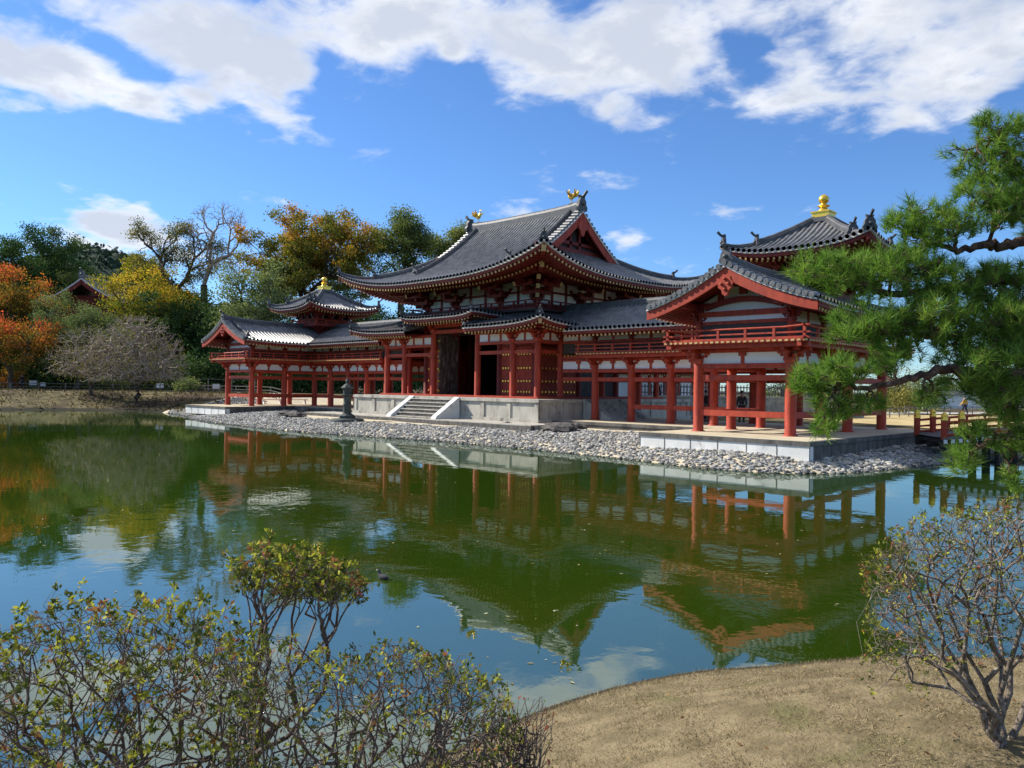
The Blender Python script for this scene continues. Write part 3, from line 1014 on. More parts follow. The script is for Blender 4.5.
    for i, j in ((-1, -1), (1, -1), (1, 1), (-1, 1)):
        b.lathe((RX + i * hb, RY + j * hb, 7.5), [(.13, 0), (.13, 1.1), (.12, 1.28)], 10)
        bracket(b, (RX + i * hb, RY + j * hb, 8.46), [(i, j)], .62, 2)
    for sgn in (-1, 1):
        for w0 in (-.5, .5):
            bracket(b, (RX + w0, RY + sgn * hb, 8.46), [(0, sgn)], .5, 2)
            bracket(b, (RX + sgn * hb, RY + w0, 8.46), [(sgn, 0)], .5, 2)
        for kk in (-1.2, 0, 1.2):
            b.beam((RX + kk, RY + sgn * 1.1, 7.25), (RX + kk, RY + sgn * 1.95, 7.62), .14, .18)
            b.beam((RX + sgn * 1.1, RY + kk, 7.25), (RX + sgn * 1.95, RY + kk, 7.62), .14, .18)
    b.box(RX - 2.0, RX + 2.0, RY - 2.0, RY + 2.0, 7.60, 7.72)
    tu = b.build('turret', REDD, root)
    b = B()
    for ax in (0, 1):
        for sgn in (-1, 1):
            for w0 in (-1.0, 0, 1.0):   # pale frog-leg struts and little windows
                q = [(-.30, 0), (.30, 0), (.24, .08), (.1, .14), (.06, .27), (-.06, .27), (-.1, .14), (-.24, .08)]
                def P3(a, c, off):
                    return (RX + w0 + a, RY + sgn * (hb + off), 8.28 + c * 1.5) if ax == 0 else (RX + sgn * (hb + off), RY + w0 + a, 8.28 + c * 1.5)
                b = B()
                b.add([P3(a, c, .42) for a, c in q] + [P3(a, c, .36) for a, c in q], [tuple(range(8)), tuple(range(7, -1, -1)), tuple(range(15, 7, -1))] + [(i, (i + 1) % 8, 8 + (i + 1) % 8, 8 + i) for i in range(8)])
                b.build('frog_leg_strut', WHITE, tu)
    b = B()
    rail_run(b, [(RX - 1.9, RY - 1.9), (RX + 1.9, RY - 1.9), (RX + 1.9, RY + 1.9), (RX - 1.9, RY + 1.9), (RX - 1.9, RY - 1.9)], 7.72, .42, .95, .16)
    b.build('turret_railing', RED, tu)
    TH = 3.45
    def ZT(x, y):
        ax, ay = np.abs(np.asarray(x, float) - RX), np.abs(np.asarray(y, float) - RY)
        dd = np.clip(TH - np.maximum(ax, ay), 0, TH)
        return 9.02 + .3 * dd + .076 * dd * dd + .48 * (ax / TH) ** 3 * (ay / TH) ** 3
    bt_, br, tr, rd, rf = B(), B(), B(), B(), B()
    for P0, u, v in (((RX - TH, RY - TH), (1, 0), (0, 1)), ((RX + TH, RY - TH), (0, 1), (-1, 0)), ((RX - TH, RY + TH), (1, 0), (0, -1)), ((RX - TH, RY - TH), (0, 1), (1, 0))):
        slope(bt_, P0, u, v, 2 * TH, lambda s: 0.0, lambda s: min(s, 2 * TH - s), ZT, .28, .085, 9)
        eave(tr, rd, rf, P0, u, v, 2 * TH, ZT, TH - hb, (1, 1), .2, .28, True, rs=.085)
    for i, j in ((-1, -1), (1, -1), (1, 1), (-1, 1)):
        pts = [(RX + i * k, RY + j * k, float(ZT(RX + i * k, RY + j * k)) + .02) for k in np.linspace(.3, TH - .1, 12)]
        ridge(br, pts[:8], .28, .30)
        ridge(br, pts[7:], .24, .20)
        ridge_end(br, pts[7], (i, j), .52)
        ridge_end(br, pts[-1], (i, j), .56)
        rd.beam((RX + i * hb, RY + j * hb, 8.9), (RX + i * (TH - .12), RY + j * (TH - .12), float(ZT(RX + i * TH, RY + j * TH)) - .36), .16, .22)
    tro = bt_.build('turret_roof', TILE, root)
    br.build('roof_ridge', RIDGE, tro)
    tr.build('eave_board', TRIM, tro)
    rd.build('eave_soffit', REDD, tro)
    rf.build('rafters', [REDD, TIP], tro)
    # golden jewel on the turret
    b = B()
    z = 10.84
    b.box(RX - .50, RX + .50, RY - .50, RY + .50, z - .16, z + .05, 1)
    b.box(RX - .40, RX + .40, RY - .40, RY + .40, z + .05, z + .29)
    b.box(RX - .45, RX + .45, RY - .45, RY + .45, z + .29, z + .35)
    b.lathe((RX, RY, z + .35), [(.8 * r_, .81 * h_) for r_, h_ in [(.36, 0), (.33, .1), (.2, .2), (.17, .24), (.34, .33), (.36, .36), (.18, .42), (.13, .5), (.22, .54), (.29, .66), (.3, .76), (.26, .88), (.15, .98), (.04, 1.04)]], 20)
    b.build('golden_finial', [GOLD, RIDGE], root)
    return root

north_wing = wing(False, 'nearer red temple wing with gable end and turret beside the pine branches')
south_wing = wing(True, 'farther red temple wing with turret in front of the autumn trees')

# ------------------------------------------------------------------ the central hall
hall = thing('temple_hall', 'tall red central hall with sweeping grey roof and two golden birds', 'temple hall', (0, 0, .6))
b = MB()
PX, PY, ZH = 8.78, 7.59, 2.07
b.box(-PX + .12, PX - .12, -PY + .12, PY - .12, .5, ZH - .18)
b.box(-PX, PX, -PY, PY, ZH - .178, ZH)
b.box(-PX - .02, PX + .02, -PY - .02, PY + .02, .5, .98)
for k in range(9):
    x = -PX + .2 + (2 * PX - .4) * k / 8
    if abs(x) > 2.5:
        b.box(x - .15, x + .15, -PY + .06, -PY + .13, .98, ZH - .18)
for k in range(8):
    y = -PY + .2 + (2 * PY - .4) * k / 7
    for sgn in (-1, 1):
        b.box(min(sgn * (PX - .13), sgn * (PX - .05)), max(sgn * (PX - .13), sgn * (PX - .05)), y - .15, y + .15, .98, ZH - .18)
b.build('stone_base', STONE, hall)
b = MB()
b.box(-11.2, 10.4, -9.9, -7.62, .35, .80)
b.box(-11.3, 10.5, -10.0, -9.7, .3, .76, 1)
b.build('lower_terrace', [STONE, STONED], hall)
b = MB()
for k in range(6):
    z = ZH - .02 - (ZH - .80) * (k + .5) / 6
    b.box(-1.95, 1.95, -PY - .02 - .26 * (k + 1), -PY - .015 if k else -PY + .1, .78, z - .05, 2)
    b.box(-1.94, 1.94, -PY - .06 - .26 * (k + 1), -PY - .02 - .26 * k, z - .05, z)
for sgn in (-1, 1):
    x0, x1 = sorted((sgn * 1.95, sgn * 2.38))
    b.add([(x0, -7.55, .78), (x0, -9.45, .78), (x0, -9.35, .95), (x0, -7.6, ZH + .02), (x1, -7.55, .78), (x1, -9.45, .78), (x1, -9.35, .95), (x1, -7.6, ZH + .02)],
          [(0, 1, 2, 3), (7, 6, 5, 4), (1, 5, 6, 2), (2, 6, 7, 3), (3, 7, 4, 0)], 1)
b.build('front_stairs', [STONE, WSTONE, STONED], hall)
for sgn in (-1, 1):
    b = MB(sgn < 0)
    for k in range(6):
        z = ZH - .02 - (ZH - .96) * (k + .5) / 6
        b.box(PX - .1 if k == 0 else PX + .015, PX + .02 + .28 * (k + 1), -3.4, -.4, .9, z)
    for y0, y1 in ((-3.8, -3.4), (-.4, 0)):
        b.add([(PX, y0, .9), (PX + 2.0, y0, .9), (PX + 1.9, y0, 1.1), (PX, y0, ZH + .02), (PX, y1, .9), (PX + 2.0, y1, .9), (PX + 1.9, y1, 1.1), (PX, y1, ZH + .02)],
              [(0, 1, 2, 3), (7, 6, 5, 4), (1, 5, 6, 2), (2, 6, 7, 3), (3, 7, 4, 0)])
    b.build('side_stairs', STONE, hall)

MX, MY, KX, KY = 7.12, 5.91, 5.15, 3.94
XS, YS = [-MX, -KX, -2.12, 2.12, KX, MX], [-MY, -KY, 0, KY, MY]
ZC = ZH + .08
aisle = [(x, y) for x in XS for y in YS if abs(x) == MX or abs(y) == MY]
for x, y in aisle:
    tall = abs(x) == 2.12 and y == -MY
    c = column_mb(x, y, ZC, 6.3 if tall else 5.42, .19, False).build('aisle_column', RED, hall)
    b = MB()
    outs = []
    if abs(x) == MX: outs.append((np.sign(x), 0))
    if abs(y) == MY: outs.append((0, np.sign(y)))
    if len(outs) == 2: outs.append((np.sign(x), np.sign(y)))
    bracket(b, (x, y, 6.22 if tall else 5.36), outs, .72, 1 if tall else 2)
    b.build('bracket', RED, c)
# sill, floor and ground beam
b = MB()
b.box(-MX - .35, MX + .35, -MY - .35, MY + .35, ZH, ZH + .12)
b.build('floor_sill', RED, hall)
# aisle beams and plaster
for side in range(4):
    bt, bw = MB(), MB()
    if side < 2:
        y = (-MY, MY)[side]
        segs_ = [((XS[i], y), (XS[i + 1], y)) for i in range(5)]
    else:
        x = (-MX, MX)[side - 2]
        segs_ = [((x, YS[i]), (x, YS[i + 1])) for i in range(4)]
    for p, q in segs_:
        if side == 0 and abs(p[0] + q[0]) < .1:
            boards(bt, p, q, 6.1, 6.32, .2)
            boards(bt, p, q, 6.5, 6.7, .2)
            continue
        boards(bt, p, q, 4.67, 4.88, .15)
        boards(bt, p, q, 5.26, 5.44, .17)
        boards(bt, p, q, 5.88, 6.05, .2)
        pw = MB()
        boards(pw, p, q, 5.44, 5.88, .06)
        pw.build('plaster_panel', WHITE, hall)
        L = math.dist(p, q)
        for k in range(1, 3 if L > 2.5 else 2):
            t = k / (3 if L > 2.5 else 2)
            xx, yy = p[0] + (q[0] - p[0]) * t, p[1] + (q[1] - p[1]) * t
            bt.box(xx - .07, xx + .07, yy - .07, yy + .07, 5.44, 5.88)
    bt.build('tie_beam', RED, hall)
# core columns and walls
for x in (-KX, -2.12, 2.12, KX):
    for y in (-KY, 0, KY):
        if abs(x) == 2.12 and y == 0: continue
        column_mb(x, y, ZC, 8.0, .25, False).build('core_column', REDD, hall)
b = MB()
for y in (-KY, KY):
    for xa, xb in ((-KX, -2.12), (2.12, KX)):
        boards(b, (xa, y), (xb, y), 5.55, 7.25, .1, 1)
        boards(b, (xa, y), (xb, y), 5.25, 5.55, .2)
    boards(b, (-2.12, y), (2.12, y), 6.1, 7.25, .1, 1)
for x in (-KX, KX):
    boards(b, (x, -KY), (x, KY), 5.55, 7.25, .1, 1)
    boards(b, (x, -KY), (x, KY), 5.25, 5.55, .2)
    boards(b, (x, 0), (x, KY), ZC, 5.25, .1, 1)  # rear side bay: deep aisle shade put into the board colour
boards(b, (-KX, KY), (KX, KY), ZC, 6.1, .1, 1)
b.box(-KX, KX, -KY, KY, 7.2, 7.3, 1)
boards(b, (-3.0, 1.6), (3.0, 1.6), ZC, 7.1, .1, 1)
b.build('core_wall', [REDD, DARK], hall)
def door(x0, x1, y, axis='x', mat=RED, studs=True, sgn=-1):
    b = MB()
    z0, z1 = ZC + .05, 5.22
    th = .1
    def bx(a0, a1, c0, c1, zz0, zz1, m_=0):
        if axis == 'x': b.box(a0, a1, y + min(sgn * c0, sgn * c1), y + max(sgn * c0, sgn * c1), zz0, zz1, m_)
        else: b.box(y + min(sgn * c0, sgn * c1), y + max(sgn * c0, sgn * c1), a0, a1, zz0, zz1, m_)
    bx(x0, x1, 0, th, z0, z1)
    for a0, a1 in ((x0, x0 + .12), (x1 - .12, x1)):
        bx(a0, a1, th, th + .03, z0, z1)
    if studs:
        for zz in (2.45, 3.1, 3.9, 4.75):
            bx(x0 + .121, x1 - .121, th, th + .025, zz - .1, zz + .1)
            for a in np.linspace(x0 + .2, x1 - .2, 5):
                bx(a - .045, a + .045, th + .025, th + .06, zz - .05, zz + .05, 1)
    return b.build('door', [mat, GOLD], hall)
for a, c in ((-5.0, -3.64), (-3.63, -2.3), (2.3, 3.63), (3.64, 5.0)):
    door(a, c, -KY)
for xx, sg in ((KX, 1), (-KX, -1)):
    door(-3.7, -2.0, xx, 'y', sgn=sg)
    door(-1.98, -.3, xx, 'y', sgn=sg)
b = MB()
boards(b, (-1.86, -KY - .1), (-1.80, -KY - 1.78), ZC + .02, 6.0, .09)
for k in range(6):
    zz = 2.4 + .65 * k
    b.box(-1.91, -1.74, -KY - 1.80, -KY - 1.72, zz - .07, zz + .07, 1)
tag(b.build('open_door_leaf', [AGED, GOLD], hall), 'weathered door leaf swung open with pale worn top')

# lower aisle roof with its raised centre
AX, AY = 9.05, 7.84
def ZA(x, y):
    ax, ay = np.abs(np.asarray(x, float)), np.abs(np.asarray(y, float))
    dd = np.clip(np.minimum(AX - ax, AY - ay), 0, 4)
    return 6.24 + .24 * dd + .012 * dd * dd + .40 * np.clip(ax / AX, 0, 1.1) ** 6 * np.clip(ay / AY, 0, 1.1) ** 6
tl, rg, tr, rd, rf = MB(), MB(), MB(), MB(), MB()
DA = 3.75
CW = 3.1
slope(tl, (-AX, -AY), (1, 0), (0, 1), AX - CW + .3, lambda s: 0.0, lambda s: min(s, DA), ZA, nv=8)
slope(tl, (CW - .3, -AY), (1, 0), (0, 1), AX - CW + .3, lambda s: 0.0, lambda s: min(AX - CW + .3 - s, DA), ZA, nv=8)
slope(tl, (-AX, AY), (1, 0), (0, -1), 2 * AX, lambda s: 0.0, lambda s: min(s, 2 * AX - s, DA), ZA, nv=6)
for sgn in (-1, 1):
    slope(tl, (sgn * AX, -AY), (0, 1), (-sgn, 0), 2 * AY, lambda s: 0.0, lambda s: min(s, 2 * AY - s, DA), ZA, nv=8)
eave(tr, rd, rf, (-AX, -AY), (1, 0), (0, 1), AX - CW + .3, ZA, 1.93, (1, 0), .2, .28, True, rs=.09)
eave(tr, rd, rf, (CW - .3, -AY), (1, 0), (0, 1), AX - CW + .3, ZA, 1.93, (0, 1), .2, .28, True, rs=.09)
eave(tr, rd, rf, (-AX, AY), (1, 0), (0, -1), 2 * AX, ZA, 1.93, (1, 1), .2, .28, True, rs=.09)
for sgn in (-1, 1):
    eave(tr, rd, rf, (sgn * AX, -AY), (0, 1), (-sgn, 0), 2 * AY, ZA, 1.93, (1, 1), .2, .28, True, rs=.09)
    for sy in (-1, 1):
        pts = [(sgn * (AX - k), sy * (AY - k), float(ZA(AX - k, AY - k)) + .03) for k in np.linspace(.1, DA, 9)]
        ridge(rg, pts, .26, .24)
        ridge_end(rg, pts[0], (sgn, sy), .4)
        rd.beam((sgn * MX, sy * MY, 6.35), (sgn * (AX - .1), sy * (AY - .1), float(ZA(AX, AY)) - .34), .16, .24)
        tr.beam((sgn * (AX - .1), sy * (AY - .1), float(ZA(AX, AY)) - .35), (sgn * (AX - .07), sy * (AY - .07), float(ZA(AX, AY)) - .35), .17, .25, 1)
    # closing ridge of the lower roof beside the raised centre
    pts = [(sgn * (CW - .25), -AY + k, float(ZA(CW, -AY + k)) + .02) for k in np.linspace(.1, DA, 6)]
    ridge(rg, pts, .24, .22)
    ridge_end(rg, pts[0], (0, -1), .3)
    ridge(rg, [(x, sgn * (KY + .2), 7.28) for x in np.linspace(-KX, KX, 4)], .3, .2)
    ridge(rg, [(sgn * (KX + .2), y, 7.28) for y in np.linspace(-KY, KY, 4)], .3, .2)
ar = tl.build('aisle_roof', TILE, hall)
rg.build('roof_ridge', RIDGE, ar)
tr.build('eave_board', [TRIM, TIP], ar)
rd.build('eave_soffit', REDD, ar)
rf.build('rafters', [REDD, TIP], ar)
CX, CY = 3.45, 7.75
def ZR(x, y):
    ax, ay = np.abs(np.asarray(x, float)), -np.asarray(y, float)
    dd = np.clip(np.minimum(CX - ax + .6, CY - ay), 0, 4)
    return 7.0 + .2 * dd + .22 * np.clip(ax / CX, 0, 1.1) ** 5 * np.clip(ay / CY, 0, 1.1) ** 8
tl, rg, tr, rd, rf = MB(), MB(), MB(), MB(), MB()
slope(tl, (-CX, -CY), (1, 0), (0, 1), 2 * CX, lambda s: 0.0, lambda s: min(s + .6, 2 * CX - s + .6, 3.6), ZR, nv=6)
eave(tr, rd, rf, (-CX, -CY), (1, 0), (0, 1), 2 * CX, ZR, 1.85, (1, 1), .16, .28, True, rs=.09)
for sgn in (-1, 1):
    slope(tl, (sgn * CX, -CY), (0, 1), (-sgn, 0), 3.6, lambda s: 0.0, lambda s: min(s, .8), ZR, nv=3)
    eave(tr, rd, rf, (sgn * CX, -CY), (0, 1), (-sgn, 0), 3.6, ZR, 1.1, (1, 0), .16, .28, False, rs=.09)
    pts = [(sgn * (CX - k * .8), -(CY - k), float(ZR(CX - k * .8, -(CY - k))) + .04) for k in np.linspace(.1, 1.2, 5)]
    ridge(rg, pts, .24, .2)
    ridge_end(rg, pts[0], (sgn, -1), .36)
    ridge(rg, [(sgn * (CX - .85), -y, float(ZR(CX - .85, -y)) + .03) for y in np.linspace(6.6, 4.2, 5)], .24, .18)
ce = tl.build('raised_aisle_roof', TILE, hall)
rg.build('roof_ridge', RIDGE, ce)
tr.build('eave_board', TRIM, ce)
rd.build('eave_soffit', REDD, ce)
rf.build('rafters', [REDD, TIP], ce)

# upper storey: balustrade, plaster bays and bracket clusters
KXS = [-KX, -2.12, 2.12, KX]
KYS = [-KY, 0, KY]
b = MB()
rail_run(b, [(KX + .75, -KY - .75), (-KX - .75, -KY - .75), (-KX - .75, KY + .75), (KX + .75, KY + .75), (KX + .75, -KY - .75)], 7.42, .5, 1.0, .3)
b.box(-KX - .85, KX + .85, -KY - .85, KY + .85, 7.30, 7.415, 1)
b.build('upper_railing', [REDD, DARK], hall)
for side in range(4):
    bt, bw = MB(), MB()
    if side < 2:
        y = (-KY, KY)[side]
        segs_ = [((KXS[i], y), (KXS[i + 1], y)) for i in range(3)]
    else:
        x = (-KX, KX)[side - 2]
        segs_ = [((x, KYS[i]), (x, KYS[i + 1])) for i in range(2)]
    for p, q in segs_:
        boards(bt, p, q, 7.4, 7.86, .12)
        for za, zb in ((7.86, 8.5), (8.64, 9.2)):
            pw = MB()
            boards(pw, p, q, za, zb, .06)
            pw.build('upper_plaster_panel', WHITE, hall)
        boards(bt, p, q, 8.5, 8.64, .18)
        boards(bt, p, q, 9.2, 9.9, .2)
        n = 3 if math.dist(p, q) > 3.2 else 2
        for k in range(1, n):
            xx, yy = p[0] + (q[0] - p[0]) * k / n, p[1] + (q[1] - p[1]) * k / n
            bt.box(xx - .09, xx + .09, yy - .09, yy + .09, 7.86, 9.2)
    bt.build('upper_beams', REDD, hall)
def cluster(b, x, y, outs):
    bracket(b, (x, y, 7.95), [], 1.0, 2)
    for o in outs:
        o = np.array(o, float)
        n = np.array([-o[1], o[0]])
        for k in range(3):
            st = .55 + .62 * k
            z = 8.22 + .42 * k
            e = np.array([x, y]) + o * st
            b.beam((x, y, z), (*e, z), .2, .24)
            L = .62 + .12 * k
            b.beam((*(e - n * L), z + .2), (*(e + n * L), z + .2), .19, .2)
            for w in (-1, 0, 1):
                c = e + n * w * L * .9
                b.box(c[0] - .15, c[0] + .15, c[1] - .15, c[1] + .15, z + .3, z + .44)
        # slanting tail rafters with pale ends
        for k in range(2):
            a = np.array([x, y]) + o * (.3 + .2 * k)
            e = np.array([x, y]) + o * (1.95 + .55 * k)
            p0, p1 = np.array([*a, 9.35 + .42 * k]), np.array([*e, 8.78 + .42 * k])
            b.beam(p0, p1, .18, .24)
            dd = (p1 - p0) / np.linalg.norm(p1 - p0)
            b.beam(p1, p1 + dd * .03, .184, .245, 1)
for x in KXS:
    for y in KYS:
        if abs(x) == 2.12 and y == 0: continue
        outs = []
        if abs(x) == KX: outs.append((np.sign(x), 0))
        if abs(y) == KY: outs.append((0, np.sign(y)))
        b = MB()
        cluster(b, x, y, outs)
        if len(outs) == 2:
            o = np.array([np.sign(x), np.sign(y)]) / math.sqrt(2)
            for k in range(3):
                z = 8.22 + .42 * k
                e = np.array([x, y]) + o * (.85 + .9 * k)
                b.beam((x, y, z), (*e, z), .22, .26)
                b.beam((*e, z), (*(e + o * .03), z), .224, .265, 1)
        b.build('bracket_cluster', [REDD, TIP], hall)
b = MB()
for sgn in (-1, 1):   # purlins under the eaves
    b.beam((-KX - 2.2, sgn * (KY + 1.85), 9.42), (KX + 2.2, sgn * (KY + 1.85), 9.42), .24, .26)
    b.beam((sgn * (KX + 1.85), -KY - 2.2, 9.42), (sgn * (KX + 1.85), KY + 2.2, 9.42), .24, .26)
b.build('eave_purlin', REDD, hall)

# main roof
EX, EY, XG = 9.78, 8.42, 5.3
def zf(dd):
    return 9.17 + .233 * dd + .0417 * dd * dd
def ZM(x, y):
    ax, ay = np.abs(np.asarray(x, float)), np.abs(np.asarray(y, float))
    dd = np.where(ax <= XG + 1e-6, EY - ay, np.minimum(EX - ax, EY - ay))
    return zf(np.clip(dd, 0, EY)) + 1.3 * np.clip(ax / EX, 0, 1.05) ** 3 * np.clip(ay / EY, 0, 1.05) ** 3
def ZS(x, y):
    ax, ay = np.abs(np.asarray(x, float)), np.abs(np.asarray(y, float))
    dd = np.minimum(EX - ax, EY - ay)
    return zf(np.clip(dd, 0, EY)) + 1.3 * np.clip(ax / EX, 0, 1.05) ** 3 * np.clip(ay / EY, 0, 1.05) ** 3
tl, rg, tr, rd, rf = MB(), MB(), MB(), MB(), MB()
for sgn in (-1, 1):
    n = 64
    slope(tl, (-EX, sgn * EY), (1, 0), (0, -sgn), EX - XG, lambda s: 0.0, lambda s: s, ZS, nv=14)
    slope(tl, (XG, sgn * EY), (1, 0), (0, -sgn), EX - XG, lambda s: 0.0, lambda s: EX - XG - s, ZS, nv=14)
    slope(tl, (-XG, sgn * EY), (1, 0), (0, -sgn), 2 * XG, lambda s: 0.0, lambda s: EY, ZM, nv=18)
    slope(tl, (sgn * EX, -EY), (0, 1), (-sgn, 0), 2 * EY, lambda s: 0.0, lambda s: min(s, 2 * EY - s, EX - 4.4), ZS, nv=12)
    eave(tr, rd, rf, (-EX, sgn * EY), (1, 0), (0, -sgn), 2 * EX, ZS, EY - KY - .1, (1, 1), .14, .3, True, rs=.115)
    eave(tr, rd, rf, (sgn * EX, -EY), (0, 1), (-sgn, 0), 2 * EY, ZS, EX - KX - .1, (1, 1), .14, .3, True, rs=.115)
    # gable verge tiles
    for yy in np.arange(-4.5, 4.51, .27):
        z = float(ZM(XG, yy))
        tl.tube([(sgn * (XG - .4), yy, z + .06), (sgn * (XG + .12), yy, z + .02)], .125, 8)
    # descending ridges, hip ridges in two lengths
    for sy in (-1, 1):
        pts = [(sgn * 4.45, sy * q, float(ZM(4.45, q)) + .02) for q in np.linspace(.2, 5.7, 12)]
        ridge(rg, pts, .32, .34)
        ridge_end(rg, pts[-1], (0, sy), .6)
        hp = [(sgn * (EX - k), sy * (EY - k), float(ZS(EX - k, EY - k)) + .03) for k in np.linspace(.12, EX - XG + .5, 15)]
        ridge(rg, hp[5:], .32, .34)
        ridge(rg, hp[:6], .28, .22)
        ridge_end(rg, hp[5], (sgn, sy), .55)
        ridge_end(rg, hp[0], (sgn, sy), .5)
        zc = float(ZS(EX, EY))
        rd.beam((sgn * KX, sy * KY, 9.75), (sgn * (EX - .15), sy * (EY - .15), zc - .42), .24, .34)
        tr.beam((sgn * (EX - .15), sy * (EY - .15), zc - .42), (sgn * (EX - .11), sy * (EY - .11), zc - .42), .245, .35, 1)
        rd.beam((sgn * KX, sy * KY, 9.4), (sgn * (EX - 1.6), sy * (EY - 1.6), zc - .95), .24, .3)
        tr.beam((sgn * (EX - 1.6), sy * (EY - 1.6), zc - .95), (sgn * (EX - 1.56), sy * (EY - 1.56), zc - .95), .245, .31, 1)
zr = zf(EY)
xs = np.linspace(-5.25, 5.25, 15)
ridge(rg, np.column_stack([xs, 0 * xs, zr - .05 + .16 * (xs / 5.25) ** 4]), .42, .55)
for sgn in (-1, 1):
    ridge_end(rg, (sgn * 5.3, 0, zr + .1), (sgn, 0), .85)
mr = tl.build('main_roof', TILE, hall)
rg.build('roof_ridge', RIDGE, mr)
tr.build('eave_board', [TRIM, TIP], mr)
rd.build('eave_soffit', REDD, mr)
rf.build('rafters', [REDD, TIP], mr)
# gables
for sgn in (-1, 1):
    bb, b2, bw = MB(), MB(), MB()
    ys = np.linspace(-4.25, 4.25, 41)
    zt = ZM(np.full(41, XG), ys)
    X0, X1 = sorted((sgn * (XG - .05), sgn * (XG + .07)))
    def bow(mb, o0, o1, xa, xb):
        for k in range(40):
            q = []
            for i in (k, k + 1):
                for xx in (xa, xb):
                    q += [(xx, ys[i], zt[i] - o0), (xx, ys[i], zt[i] - o1)]
            mb.add(q, [(4, 5, 1, 0), (7, 6, 2, 3), (5, 7, 3, 1), (6, 4, 0, 2)])
    bow(bb, .15, .72, X0, X1)
    bow(b2, .06, .148, X0 - .05, X1 + .05)
    xg = sgn * 4.62
    for k in range(40):
        bw.add([(xg, ys[k], 10.9), (xg, ys[k + 1], 10.9), (xg, ys[k + 1], zt[k + 1] - .2), (xg, ys[k], zt[k] - .2)], [(0, 1, 2, 3) if sgn > 0 else (3, 2, 1, 0)], 1)
        if 8 < k < 32:
            pass
    for sy in (-1, 1):   # white side panels and struts
        bw.add([(xg + sgn * .03, sy * .5, 12.0), (xg + sgn * .03, sy * 2.1, 12.0), (xg + sgn * .03, sy * 1.5, 12.55), (xg + sgn * .03, sy * .5, 12.9)], [(0, 1, 2, 3), (3, 2, 1, 0)], 2)
        bw.beam((xg + sgn * .1, 0, 13.4), (xg + sgn * .1, sy * 2.6, 11.75), .14, .22, 0)
        bw.beam((xg + sgn * .08, sy * .45, 11.3), (xg + sgn * .08, sy * .45, 13.0), .2, .2, 0, up=(1, 0, 0))
    bw.beam((xg + sgn * .09, -3.6, 11.5), (xg + sgn * .09, 3.6, 11.5), .2, .3, 0)
    bw.beam((xg + sgn * .09, -2.6, 12.0), (xg + sgn * .09, 2.6, 12.0), .18, .22, 0)
    # rafters seen under the verge
    for k in range(0, 40, 1):
        if abs(ys[k]) > 4.0: continue
        bw.beam((xg, ys[k], zt[k] - .28), (sgn * XG, ys[k], zt[k] - .28), .1, .1, 0)
    bb.build('bargeboard', RED, mr)
    b2.build('gable_edge_board', TRIM, mr)
    bw.build('gable_wall', [REDD, DARK, WHITE], hall)
    b = MB()
    zp = zr - .72
    out = [(0, .1), (.26, .08), (.32, -.1), (.46, -.25), (.4, -.5), (.22, -.62), (.16, -.85), (0, -1.0)]
    out = out + [(-a, c) for a, c in out[-2:0:-1]]
    k = len(out)
    b.add([(sgn * (XG + .12), a, zp + c) for a, c in out] + [(sgn * (XG - .02), a, zp + c) for a, c in out],
          [tuple(range(k)), tuple(range(2 * k - 1, k - 1, -1))] + [(i, i + k, (i + 1) % k + k, (i + 1) % k) for i in range(k)])
    b.build('gable_pendant', RED, mr)

# golden birds on the ridge
def phoenix(x, name):
    b = MB()
    z0 = zr + .45
    k = 1.0
    b.box(x - .14, x + .14, -.14, .14, z0, z0 + .1, 1)
    for dy in (-.06, .06):
        b.tube([(x, dy, z0 + .1), (x + .02, dy, z0 + .3), (x, dy, z0 + .42)], .022, 6)
    # body faces inwards along the ridge, chest up
    sg = -np.sign(x)
    P = lambda a, c, h: np.array([x + sg * a, c, z0 + h])
    b.tube([P(-.2, 0, .46), P(-.08, 0, .46), P(.06, 0, .52), P(.16, 0, .62), P(.2, 0, .74), P(.17, 0, .86), P(.2, 0, .94), P(.27, 0, .95)],
           [.03, .11, .14, .12, .075, .055, .06, .03], 9)
    b.tube([P(.26, 0, .95), P(.36, 0, .91)], [.025, .004], 6)
    for q in ((.2, 1.06), (.15, 1.04), (.24, 1.05)):
        b.tube([P(.2, 0, .97), P(q[0], 0, q[1])], [.02, .006], 5)
    for sy in (-1, 1):   # raised wings
        for i in range(5):
            a = P(.08 - .05 * i, sy * .1, .56)
            e = P(.10 - .14 * i, sy * (.42 - .02 * i), .95 - .09 * i)
            mm = (a + e) / 2 + np.array([0, sy * .06, .03])
            b.tube([a, mm, e], [.03, .045, .012], 5)
    for i in range(5):   # tail plumes sweep upwards
        sp = (i - 2) * .06
        b.tube([P(-.18, sp * .4, .48), P(-.36, sp, .58), P(-.44, sp * 1.6, .8), P(-.36 - .02 * abs(i - 2), sp * 2, 1.02 - .04 * abs(i - 2))], [.035, .045, .05, .015], 6)
    return b.build('phoenix_statue', [GOLD, RIDGE], hall)
phoenix(4.42, 'a')
phoenix(-4.42, 'b')

